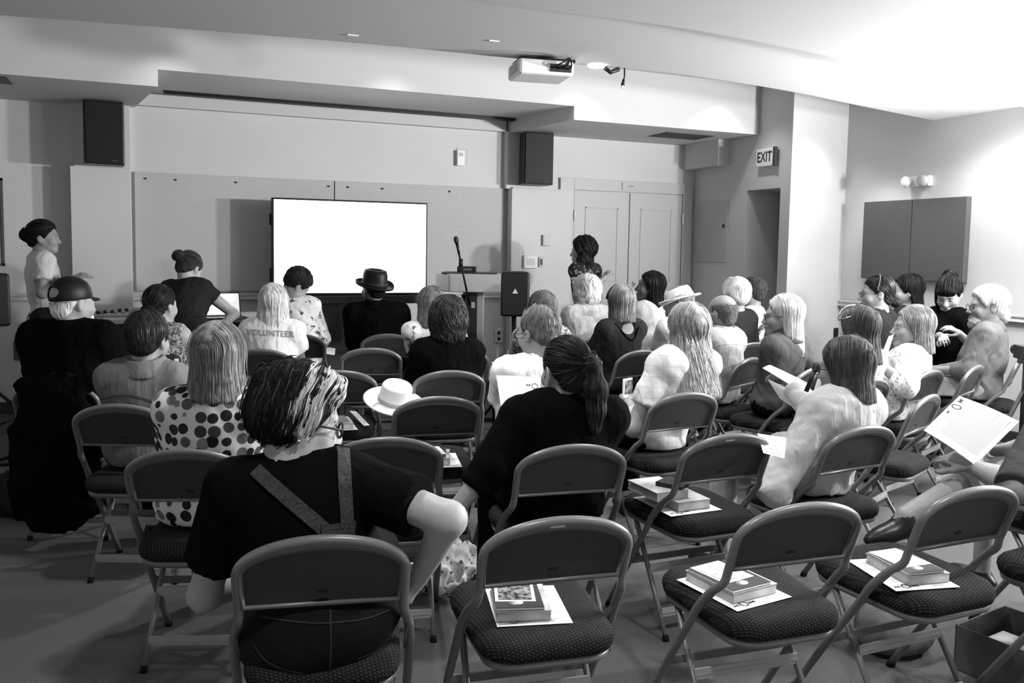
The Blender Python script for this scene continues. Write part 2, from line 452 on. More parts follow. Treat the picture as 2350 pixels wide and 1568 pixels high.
# EXIT sign on the alcove wall
ex = thing('exit_sign', 'lit EXIT sign on the alcove wall over the side door', 'sign', (5.44, 6.745, 2.368))
MB().box((-.055, -.125, -.085), (.002, .125, .085)).build('housing', M_WHITE, ex, .006)
vs, fs = text_faces('EXIT', .135, True)
MB().add([(-.057, -x * .78, y) for x, y, z in vs], [tuple(reversed(f)) for f in fs]).build('lettering', M_DARK, ex)
MB().box((-.058, -.15, -.09), (-.02, -.126, .09)).build('end_cap', M_DARK, ex)

# emergency light, acoustic panels on the right wall
em = thing('emergency_light', 'twin-headed white emergency light on the right wall', 'light', (6.1, 5.53, 2.09))
MB().box((-.05, -.12, -.045), (.002, .12, .045)).build('housing', M_WHITE, em, .012)
for s in (-1, 1):
    h = MB().lathe([(.0, -.03), (.035, -.03), (.045, -.01), (.05, .02), (.046, .03), (.0, .03)], 20)
    h.build('lamp_head', M_GREYPL if s < 0 else M_WHITE, em, M=Matrix.Translation((-.075, s * .085, .0)) @ Matrix.Rotation(math.radians(-100), 4, 'Y'))
for i, (a, b) in enumerate(((5.573, 6.12), (5.02, 5.567))):
    props(MB().box((6.045, a, 1.23), (6.098, b, 1.935)).build('acoustic_panel', M_GREYP, None, .006),
          ('dark grey acoustic panel on the right wall, the half next to the corner', 'dark grey acoustic panel on the right wall, the half farther from the corner')[i], 'panel', 'acoustic panels on the right wall')

# invented lamp bowls and a glowing window, added to go with the fill areas
for i, y in enumerate((3.2, 1.6)):
    t = thing('added_sconce', ('bowl-shaped uplight on the right wall, the one nearer the acoustic panel', 'bowl-shaped uplight on the right wall, the one nearer the window')[i], 'lamp', (5.86, y, 1.8), 0, 'uplights on the right wall')
    MB().lathe([(0, 0), (.05, .004), (.11, .03), (.15, .09), (.145, .09), (.105, .036), (.05, .012), (0, .01)], 28).build('bowl', M_WHITE, t)
    MB().box((.10, -.03, .0), (.242, .03, .05)).build('bracket', M_WHITE, t)
wn = MB()
for lo, hi in (((6.06, -.55, 1.05), (6.1, -.48, 2.45)), ((6.06, .88, 1.05), (6.1, .95, 2.45)), ((6.06, -.55, 2.38), (6.1, .95, 2.45)), ((6.06, -.55, 1.05), (6.1, .95, 1.12)), ((6.07, .18, 1.05), (6.1, .22, 2.45))): wn.box(lo, hi)
w1 = struct('added_window_1', wn, M_TRIM)
MB().box((6.085, -.5, 1.1), (6.095, .9, 2.4)).build('pane', mat('glowing_pane', .8, .1, .5, emit=2.0), w1)  # glowing pane of the added window, out of view

# wall devices
def device(name, label, cat, x, y, z, w, h, d, m=M_WHITE, extra=None):
    t = thing(name, label, cat, (x, y, z))
    MB().box((-w / 2, -d, -h / 2), (w / 2, .002, h / 2)).build('housing', m, t, .004)
    for part, mm, (x0, z0, x1, z1) in extra or ():
        MB().box((x0, -d - .004, z0), (x1, -d + .001, z1)).build(part, mm, t)
    return t
device('motion_sensor', 'white motion sensor box high on the front wall above the tack board', 'sensor', 2.73, 8.05, 2.33, .075, .15, .05, M_WHITE, [('lens', M_GREYPL, (-.02, .02, .02, .05))])
MB().box((-.03, -.006, -.06), (.09, .002, .1)).build('back_plate', M_WALL2, bpy.data.objects['motion_sensor'])
device('thermostat', 'pale wall thermostat with a small screen beside the right pillar', 'thermostat', 3.44, 7.9, 1.32, .15, .13, .03, M_TRIM, [('screen', M_GREYPL, (-.04, -.03, .04, .035))])
device('light_switch', 'small grey wall switch beside the thermostat', 'switch', 3.56, 7.9, 1.32, .045, .1, .02, M_GREYPL, [('rocker', M_GREYP, (-.012, -.03, .012, .03))])
device('wall_box', 'small grey box on the wall above the thermostat', 'box', 3.61, 7.9, 1.54, .08, .11, .03, M_GREYPL, [('cover', M_GREYPL, (-.03, -.045, .03, .045))])
device('door_switch', 'small switch plate between the leaves of the double door', 'switch', 4.70, 7.975, 1.09, .035, .06, .015, M_GREYPL, [('rocker', M_DARK, (-.006, -.012, .006, .012))])
device('wall_outlet', 'dark electrical outlet low on the front wall at far left', 'outlet', -1.11, 8.12, .53, .1, .16, .015, M_GREYP, [('socket', M_BLACK, (-.02, .015, .02, .05)), ('socket', M_BLACK, (-.02, -.05, .02, -.015))])
device('wall_outlet', 'pale electrical outlet behind the speaker stand', 'outlet', 3.17, 8.05, .56, .09, .14, .015, M_TRIM, [('socket', M_DARK, (-.015, .015, .015, .045)), ('socket', M_DARK, (-.015, -.045, .015, -.015))])
pf = thing('framed_board', 'framed board cut off by the left edge on the front wall', 'board', (-1.55, 8.12, 1.6))
MB().box((-.3, -.012, -.34), (.32, .002, .34)).build('sheet', M_WALL2, pf)
fb = MB()
for lo, hi in (((-.33, -.025, .34), (.345, .002, .36)), ((-.33, -.025, -.36), (.345, .002, -.34)), ((.33, -.025, -.36), (.345, .002, .36)), ((-.345, -.025, -.36), (-.33, .002, .36))): fb.box(lo, hi)
fb.build('frame', M_GREYP, pf)

# wall loudspeakers
def wall_speaker(x, y, z, rz, label):
    t = thing('wall_speaker', label, 'loudspeaker', (x, y, z), rz, 'loudspeakers on the front wall')
    MB().box((-.15, 0, -.255), (.15, .2, .255)).build('cabinet', M_BLACK2, t, .008)
    MB().box((-.138, -.012, -.243), (.138, .002, .243)).build('grille', M_BLACK, t, .004)
    MB().box((.055, -.0145, -.225), (.10, -.011, -.219)).build('badge', M_GREYP, t)
    MB().box((-.05, .19, -.08), (.05, .27, .08)).build('bracket', M_DARK, t)
    return t
wall_speaker(-.42, 7.72, 2.335, .10, 'black wall loudspeaker over the left pillar, left of the display')
wall_speaker(3.44, 7.72, 2.34, -.16, 'black wall loudspeaker right of the display by the double door')

# projector, ceiling lamp, dangling cable
Rz = math.radians(-8)
pj = thing('projector', 'white projector hanging under the lower ceiling', 'projector', (2.13, 4.78, 2.6), Rz)
MB().box((-.17, -.14, -.125), (.17, .14, -.035)).build('body', M_WHITE, pj, .018)
MB().tube([(0, 0, -.04), (0, 0, 0.0)], .03, 12).build('mount', M_BLACK, pj)
MB().box((-.15, -.10, -.036), (.19, .10, -.018)).build('mount_plate', M_BLACK, pj, .004)
MB().box((.02, -.146, -.105), (.15, -.138, -.06)).build('connector_panel', M_DARK, pj)
for i in range(4):
    MB().tube(smooth_path([(.03 + .03 * i, -.142, -.085), (.06 + .025 * i, -.19, -.07 - .01 * (i % 2)), (.13, -.17, -.03), (.14, -.06, -.012)], 5), .005, 6).build('cable', M_BLACK, pj)
MB().box((-.174, -.10, -.105), (-.169, .06, -.055)).build('vent', M_GREYPL, pj)
lp = thing('ceiling_lamp', 'small lit ceiling lamp with a dark arm beside the projector', 'lamp', (2.52, 4.80, 2.6))
MB().lathe([(0, -.012), (.05, -.012), (.055, -.004), (.055, .0), (0, .0)], 24).build('lens', M_LAMP, lp)
MB().tube([(.06, 0, -.012), (.10, 0, -.035), (.16, 0, -.01)], .014, 8).build('arm', M_BLACK, lp)
cb = thing('hanging_cable', 'short black cable with a plug dangling from the ceiling edge', 'cable', (2.72, 4.80, 2.6))
MB().tube([(0, 0, 0.0), (.002, 0, -.05), (-.004, 0, -.075)], .005, 8).build('cord', M_BLACK, cb)
MB().tube([(-.004, 0, -.07), (-.010, 0, -.11)], [.007, .013], 10).build('plug', M_BLACK, cb)
MB().box((-.018, -.008, -.128), (-.004, .008, -.108)).build('connector', M_WHITE, cb)
struct('ceiling_vent', MB().box((4.55, 7.15, 2.598), (5.1, 7.5, 2.606)), M_GREYP)
vt = props(MB().box((-1.32, 7.0, 2.595), (-1.0, 7.3, 2.602)).build('ceiling_grille', M_DARK), 'dark ceiling grille at the left edge under the soffit', 'vent')
for i, (x, y) in enumerate([(.98, 4.72), (1.72, 4.5)]):
    props(MB().box((x - .03, y - .006, 2.594), (x + .03, y + .006, 2.601)).build('ceiling_downlight', M_WHITE), ('tiny white ceiling fitting left of the projector', 'tiny white ceiling fitting next to the projector')[i], 'fitting')  # ceiling downlights modelled as plain white bars

# ------------------------------------------------------------------ front of the room
# display on a dark stand
tv = thing('display', 'large display glowing white in front of the tack board', 'display', (1.583, 7.66, 0))
MB().box((-.70, -.03, 1.005), (.70, .05, 1.86)).build('case', M_BLACK2, tv, .008)
MB().box((-.683, -.036, 1.03), (.683, -.028, 1.843)).build('screen', M_SCREEN, tv)
MB().box((-.716, -.005, 1.62), (-.70, .03, 1.72)).build('side_control', M_BLACK, tv)
MB().box((-.716, -.005, 1.02), (-.70, .03, 1.25)).build('side_control', M_BLACK, tv)
ts = thing('display_stand', 'dark wheeled stand carrying the large display', 'stand', (1.583, 7.66, 0))
MB().box((-.36, -.06, .05), (-.30, .06, 1.0)).build('post', M_BLACK2, ts)
MB().box((.30, -.06, .05), (.36, .06, 1.0)).build('post', M_BLACK2, ts)
MB().box((-.66, -.05, .93), (.70, .05, 1.004)).build('tray', M_DARK, ts, .006)
MB().box((-.42, -.03, .50), (.42, .06, .93)).build('panel', M_DARK, ts)
for s in (-1, 1):
    MB().box((s * .33 - .04, -.32, .03), (s * .33 + .04, .28, .09)).build('foot', M_BLACK2, ts)
    for y in (-.29, .25): MB().tube([(s * .33 - .02, y, .03), (s * .33 + .02, y, .03)], .03, 12).build('caster', M_RUB, ts)

# lectern
lc = thing('lectern', 'wide pale-topped lectern beside the display, cut at an angle on its left', 'lectern', (2.42, 6.80, 0), math.radians(-22))
MB().prism([(-.30, -.02), (-.17, -.20), (.26, -.20), (.28, .22), (-.22, .22)], 1.085, 1.235).build('top', M_GREYPL, lc, .008)
MB().box((-.24, -.16, 1.235), (.22, .2, 1.245)).build('mat', M_DARK, lc)
MB().box((-.06, -.12, .04), (.06, .2, 1.085)).build('body', M_DARK, lc, .004)
MB().box((.06, -.10, .04), (.11, .18, 1.085)).build('side_panel', M_GREYPL, lc)
MB().box((-.2, -.2, 0), (.22, .22, .04)).build('base', M_BLACK2, lc, .005)
MB().box((.012, -.124, .95), (.042, -.119, 1.0)).build('sticker', M_LABEL, lc)
dv = thing('media_player', 'flat black device lying on the lectern', 'device', (2.40, 6.83, 1.245), math.radians(-22))
MB().box((-.085, -.08, 0), (.075, .08, .05)).build('case', M_BLACK2, dv, .004)
MB().box((-.05, -.083, .015), (.04, -.079, .035)).build('display_window', M_GREYP, dv)

# microphone stand with microphone
p0, p1 = at(1066, 700, 6.62), at(1047, 552, 6.62); p0.z = 0
ms = thing('microphone_stand', 'slim black microphone stand in front of the lectern', 'stand', p0)
MB().tube([(0, 0, .02), (0, 0, 1.08)], .010, 10).build('pole', M_BLACK, ms)
a = Vector((.05, .02, 1.0)); b = p1 - p0
MB().tube([a, a.lerp(b, .79)], .008, 8).build('boom', M_BLACK, ms)
MB().tube([Vector((-.02, 0, 1.07)), Vector((.03, 0, 1.10))], .018, 8).build('clutch', M_BLACK, ms)
q = a.lerp(b, .66); MB().tube([q - Vector((0, 0, .03)), q + Vector((0, 0, .03))], .017, 8).build('clamp', M_BLACK, ms)
for k in range(3):
    an = k * 2.09 + .4; MB().tube([(0, 0, .16), (.19 * math.cos(an), .19 * math.sin(an), .012)], .008, 8).build('leg', M_BLACK, ms)
mc = thing('microphone', 'black handheld microphone clipped at the top of the stand', 'microphone', p1)
ax = (b - a).normalized()
MB().tube([ax * -.11, ax * -.02], [.009, .013], 12).build('handle', M_BLACK, mc)
MB().tube([ax * -.02, ax * .0, ax * .02, ax * .033], [.015, .021, .019, .008], 14).build('grille', M_DARK, mc)

# loudspeakers on tripods
def pa_speaker(x, y, z0, w, h, rz, lab_sp, lab_st, logo):
    st = thing('speaker_stand', lab_st, 'stand', (x, y, 0), rz, 'tripod speaker stands')
    MB().tube([(0, 0, .12), (0, 0, z0)], .019, 12).build('pole', M_BLACK, st)
    MB().tube([(0, 0, .42), (0, 0, .50)], .032, 12).build('collar', M_BLACK, st)
    for k in range(3):
        an = k * 2.094 + 2.3
        MB().tube([(0, 0, .45), (.42 * math.cos(an), .42 * math.sin(an), .014)], .012, 8).build('leg', M_BLACK, st)
        MB().tube([(0, 0, .16), (.22 * math.cos(an), .22 * math.sin(an), .22)], .008, 8).build('brace', M_BLACK, st)
    sp = thing('tripod_speaker', lab_sp, 'loudspeaker', (x, y, z0), rz, 'loudspeakers on tripods')
    MB().prism([(-w / 2, -.13), (w / 2, -.13), (w / 2 * .8, .14), (-w / 2 * .8, .14)], 0, h).build('cabinet', M_BLACK, sp, .02)
    MB().box((-w / 2 + .015, -.137, .015), (w / 2 - .015, -.128, h - .015)).build('grille', M_BLACK2, sp, .003)
    if logo: MB().add([(-.022, -.1385, h * .52), (.022, -.1385, h * .52), (0, -.1385, h * .52 + .038)], [(0, 1, 2)]).build('badge', M_LABEL, sp)
pa_speaker(2.49, 6.0, .94, .222, .337, math.radians(-20), 'black loudspeaker with a small white triangle badge on a tripod by the lectern', 'black tripod stand under the loudspeaker by the lectern', True)
pa_speaker(*at(-29, 690, 5.8)[:2], .867, .24, .36, .3, 'black loudspeaker cut off by the left edge of the picture', 'black tripod stand at the left edge with spread legs', False)
cbl = props(MB().tube(smooth_path([onz(-60, 1066, .012), onz(0, 1066, .012), onz(42, 1062, .012), onz(50, 1050, .02), onz(30, 1047, .012), onz(-10, 1056, .012), onz(-60, 1054, .012)], 8), .011, 8).build('floor_cable', M_BLACK), 'black cable looping over the carpet at far left', 'cable')

# long table with laptop, flowers and bowl
tt = thing('long_table', 'long pale-edged table along the front wall under the tack board', 'table', (.36, 7.28, 0))
MB().box((-.78, -.28, .835), (.72, .28, .875)).build('tabletop', M_TRIM, tt, .006)
MB().box((-.75, -.25, .3), (.69, -.235, .835)).build('modesty_panel', M_DARK, tt)
for sx in (-.72, .66):
    for sy in (-.22, .22): MB().box((sx - .02, sy - .02, 0), (sx + .02, sy + .02, .835)).build('leg', M_BLACK2, tt)
q = at(509, 718, 6.62); lpz = .876
lt = thing('laptop', 'open laptop with a bright screen on the long table', 'laptop', (q.x, q.y, lpz), math.radians(12))
MB().box((-.15, -.2, 0), (.15, .0, .015)).build('base', M_BLACK2, lt, .003)
MM = Matrix.Translation((0, 0, .012)) @ Matrix.Rotation(math.radians(-12), 4, 'X')
MB().box((-.15, 0, 0), (.15, .008, .19), 0, MM).build('lid', M_BLACK2, lt, .003)
MB().box((-.14, -.002, .012), (.14, .0005, .178), 0, MM).build('screen', M_LAP, lt)
q = at(258, 715, 6.55)
fl = thing('flower_tray', 'low dark tray of cut flowers on the long table', 'flowers', (q.x, q.y, .876))
MB().box((-.12, -.05, 0), (.12, .05, .018)).build('tray', M_GREYPL, fl, .004)
for k in range(9):
    x = -.1 + .025 * k; MB().lathe([(0, -.012), (.012, -.008), (.018, .004), (.012, .014), (0, .016)], 9).build('flower', M_GREYPL if k % 2 else M_DARK, fl, M=Matrix.Translation((x, rnd.uniform(-.03, .03), .03 + rnd.uniform(0, .02))))
q = at(312, 715, 6.55)
bw = thing('berry_bowl', 'small glass bowl of dark berries on the long table', 'bowl', (q.x, q.y, .876))
MB().lathe([(0, 0), (.035, 0), (.05, .03), (.055, .07), (.051, .07), (.045, .03), (.03, .006), (0, .006)], 24).build('bowl', M_GREYPL, bw)
for k in range(7):
    a = k * .9; MB().lathe([(0, -.012), (.009, -.008), (.012, 0), (.009, .008), (0, .012)], 10).build('berry', M_DARK, bw, M=Matrix.Translation((.022 * math.cos(a) * (k > 0), .022 * math.sin(a) * (k > 0), .05 + .01 * (k % 2))))
# ------------------------------------------------------------------ folding chairs
def chair_proto():
    t = thing('folding_chair', 'x', 'chair')
    W, EW = .176, .191
    # continuous bent tube: front feet, S-bend, arched back
    half = [(.219, .40, .012), (.218, .27, .215), (.216, .145, .40), (.214, .105, .465), (.206, .055, .525), (.195, .012, .565), (EW - .001, .0, .60)]
    arch = [(EW, 0, .655)] + [(EW * math.cos(math.pi * k / 14), 0, .698 + .086 * math.sin(math.pi * k / 14)) for k in range(15)] + [(-EW, 0, .655)]
    def lean(q): return (q[0], q[1] - max(0, q[2] - .6) * .37, q[2])
    path = half + [lean(q) for q in arch] + [(-x, y, z) for x, y, z in reversed(half)]
    path = smooth_path(path, 3)
    MB().tube(path, .0120, 10).build('frame', M_STEEL, t)
    # sheet-steel backrest with a rolled band round a recessed panel
    def outline(inset, y):
        pts = [(W + .006 - inset * .25, .606 + inset * .22), (EW - .004 - inset * .3, .655)]
        for k in range(25):
            a = math.pi * k / 24; sn = math.sin(a)
            pts.append(((EW - .004 - inset * (.3 + .5 * sn)) * math.cos(a), .698 + (.084 - inset * .95) * sn))
        pts += [(-EW + .004 + inset * .3, .655), (-W - .006 + inset * .25, .606 + inset * .22)]
        return [Vector((x, y, z)) for x, z in pts]
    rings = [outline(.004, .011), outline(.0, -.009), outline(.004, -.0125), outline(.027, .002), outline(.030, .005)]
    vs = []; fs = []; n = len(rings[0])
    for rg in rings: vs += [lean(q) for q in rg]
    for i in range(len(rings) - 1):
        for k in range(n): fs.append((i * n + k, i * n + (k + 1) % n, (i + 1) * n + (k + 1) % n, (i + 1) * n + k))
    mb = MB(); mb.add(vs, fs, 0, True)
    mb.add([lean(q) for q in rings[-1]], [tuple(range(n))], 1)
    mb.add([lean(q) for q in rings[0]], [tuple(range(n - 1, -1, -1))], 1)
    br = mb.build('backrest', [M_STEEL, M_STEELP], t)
    y = .005 - (.642 - .6) * .37
    MB().box((-.015, y - .002, .638), (.011, y + .001, .646)).build('stamp', M_BLACK, br)
    # seat pan and cushion
    def rrect(w0, w1, y0, y1, r, z):
        pts = []
        for cx, cy, a0, w in ((1, y1 - r, 0, w1), (-1, y1 - r, 90, w1), (-1, y0 + r, 180, w0), (1, y0 + r, 270, w0)):
            for k in range(7):
                a = math.radians(a0 + 15 * k); pts.append((cx * (w - r) + r * math.cos(a), cy + r * math.sin(a), z))
        return pts
    def loft(levels, mi=0):
        vs = []; fs = []; n = len(levels[0])
        for lv in levels: vs += lv
        for i in range(len(levels) - 1):
            for k in range(n): fs.append((i * n + k, i * n + (k + 1) % n, (i + 1) * n + (k + 1) % n, (i + 1) * n + k))
        fs.append(tuple(range(n - 1, -1, -1))); fs.append(tuple(range((len(levels) - 1) * n, len(levels) * n)))
        return MB().add(vs, fs, mi, True)
    q = lambda i, z: rrect(.178 - i, .193 - i, -.040 + i, .395 - i, .085 - min(i, .05), z)
    loft([q(.014, .388), q(.006, .393), q(.002, .405), q(.006, .412)]).build('seat_pan', M_STEEL, t)
    loft([q(.010, .410), q(-.003, .418), q(-.008, .435), q(-.006, .452), q(.006, .466), q(.03, .473), q(.08, .475)]).build('seat', M_SEAT, t)
    # rear legs, braces
    for s in (-1, 1):
        MB().tube([(s * .172, .29, .392), (s * .178, .12, .13), (s * .181, .045, .012)], [.010, .010, .008], 8).build('leg', M_STEEL, t)
        MB().tube([(s * .18, .05, .02), (s * .1815, .04, .0)], .0125, 10).build('foot_cap', M_RUB, t)
        MB().tube([(s * .219, .395, .02), (s * .219, .405, .0)], .014, 10).build('foot_cap', M_RUB, t)
        MB().add(*bar_faces((s * .204, .03, .545), (s * .203, .15, .415), .008, .002)).build('hinge_bar', M_STEEL, t)
    for z, y in ((.215, .173), (.075, .085)):
        mb = MB()
        mb.box((-.176, y - .004, z), (.176, y + .002, z + .014)).box((-.176, y - .007, z + .013), (.176, y + .001, z + .018)).box((-.176, y - .004, z + .017), (.176, y + .003, z + .032))
        mb.build('crossbar', M_STEELB, t)
    MB().box((-.217, .255, .225), (.217, .263, .25)).build('front_crossbar', M_STEEL, t)
    return t

def bar_faces(a, b, w, t):
    a, b = Vector(a), Vector(b); d = (b - a).normalized(); x = Vector((1, 0, 0)); u = d.cross(x).normalized()
    vs = [p + u * (w * i) + x * (t * j) for p in (a, b) for i, j in ((-1, -1), (1, -1), (1, 1), (-1, 1))]
    return vs, [(0, 1, 2, 3), (7, 6, 5, 4), (0, 4, 5, 1), (1, 5, 6, 2), (2, 6, 7, 3), (3, 7, 4, 0)]

def dup(root, loc, rz, label, group=None):
    r = root.copy(); COL.objects.link(r); r.location = loc; r.rotation_euler = (0, 0, rz); r['label'] = label
    if group: r['group'] = group
    for ch in list(root.children):
        c = ch.copy(); COL.objects.link(c); c.parent = r
        for g in ch.children:
            d = g.copy(); COL.objects.link(d); d.parent = c
    return r

CHAIRS = {   # x, y, heading (degrees), label
 'B': (.34, 1.97, -11, 'folding chair under the person in dungarees in the foreground'),
 'E': (.91, 1.91, -7, 'empty folding chair with a dark book and a photo card, nearest the dungarees wearer'),
 'F': (1.57, 1.80, -4, 'empty folding chair, second from the right in the nearest row, book on its seat'),
 'G': (2.15, 1.76, 1, 'empty folding chair in the nearest row with a blank card on its book'),
 'GG': (2.75, 1.56, 6, 'folding chair cut off by the right edge of the picture'),
 'H': (1.90, 2.57, 1, 'empty folding chair with two stacked books behind the long-haired blond listener'),
 'I': (1.29, 2.60, -7, 'folding chair under the listener with the dark ponytail'),
 'J': (2.26, 3.39, 4, 'folding chair under the long-haired blond listener in a checked shirt'),
 'K': (2.48, 2.52, 6, 'folding chair under the listener in a pale shirt holding a sheet'),
 'A': (1.13, 3.62, -8, 'empty folding chair in mid room with books, ahead of the dungarees wearer'),
 'C': (-.15, 3.83, -22, 'folding chair under the short-haired listener in grey at left'),
 'D': (.08, 2.93, -19, 'folding chair under the listener in the dotted top'),
 'DE': (.72, 2.90, -12, 'empty folding chair half hidden behind the arm of the dungarees wearer'),
 'L': (1.43, 4.37, -8, 'folding chair under the curly-haired listener in black'),
 'M': (.87, 4.52, -12, 'empty folding chair with a book and a tilted photo, left of the straw hat'),
 'N': (1.26, 5.47, -12, 'empty folding chair right behind the one of the man in the fedora'),
 'NN': (1.58, 6.33, -11, 'folding chair under the man in the black fedora'),
 'O': (.58, 5.59, -17, 'folding chair under the white-haired volunteer'),
 'P': (.94, 6.46, -14, 'folding chair under the man leaning forward beside the volunteer'),
 'Q': (1.79, 5.26, -6, 'folding chair under the listener in a patterned shirt behind the curly hair'),
 'GM': (1.86, 3.62, -2, 'folding chair under the grey-haired man in a white tee'),
 'R': (3.25, 6.02, -2, 'folding chair under the listener with short white curls'),
 'S': (3.05, 5.20, 12, 'folding chair under the listener with the hair band and bare straps'),
 'T': (3.30, 4.30, 26, 'folding chair under the balding man'),
 'U': (4.00, 4.52, 12, 'folding chair under the listener with long pale hair over the shoulder'),
 'V': (3.45, 3.46, 11, 'folding chair under the listener with glasses pushed up on her hair'),
 'Wc': (4.06, 3.62, 18, 'folding chair under the listener in the floral blouse'),
 'X1': (4.52, 3.70, 24, 'empty folding chair seen edge-on, right of the floral blouse'),
 'X2': (4.98, 4.02, 42, 'folding chair under the white-haired man in a grey shirt'),
 'CM': (-.05, 4.32, -20, 'folding chair draped with a dark coat under the man in the cap'),
 'DB': (.40, 5.08, -18, 'folding chair under the listener with the low dark bun'),
 'BG': (2.50, 5.62, -2, 'folding chair under the listener behind the grey-haired man'),
 'ZZ': (2.98, 2.50, 14, 'folding chair under the person cut off at the right edge'),
 'Z2': (3.32, 2.98, 24, 'empty folding chair half hidden by the raised sheet of paper'),
 'W1': (4.62, 5.55, 10, 'folding chair under the smiling listener with long dark hair'),
 'W2': (4.35, 5.10, 30, 'folding chair under the listener in a white hat'),
 'W3': (4.75, 5.30, 40, 'folding chair under the white-haired listener in a dark vest'),
 'W4': (5.3, 5.5, 40, 'folding chair under the young person in white near the alcove door'),
 'PA2': (5.4, 5.1, 40, 'folding chair by the right wall under the dark-haired profile'),
 'PA3': (5.6, 4.6, 80, 'folding chair by the right wall under the person with a dark fringe'),
 'PA1': (5.05, 5.10, 40, 'folding chair by the right wall under the listener in thin glasses'),
}
def heading(k): return math.radians(CHAIRS[k][2])
def seat_pt(k, fwd=.2, side=0.0, z=0.0):
    x, y, d, _ = CHAIRS[k]; a = math.radians(d)
    return Vector((x - math.sin(a) * fwd + math.cos(a) * side, y + math.cos(a) * fwd + math.sin(a) * side, z))
_first = None
USED = set(CHAIRS)
def place_chairs():
    proto = chair_proto(); first = True
    for k, (x, y, d, lab) in CHAIRS.items():
        if first:
            proto.location = (x, y, 0); proto.rotation_euler = (0, 0, math.radians(d)); proto['label'] = lab; proto['group'] = 'folding chairs in rows'; first = False
        else:
            r = dup(proto, (x, y, 0), math.radians(d), lab, 'folding chairs in rows')
            if k in ('E', 'H'):
                tp = MB(); vv = [Vector((xx, -.0105 - (zz - .6) * .37 + dy, zz)) for xx, zz, dy in ((-.032, .7685, 0), (.006, .7690, 0), (.006, .7765, -.0005), (-.032, .7760, -.0005))]
                tp.add(vv, [(0, 1, 2, 3)]).build('tape_label', M_LABEL, r)
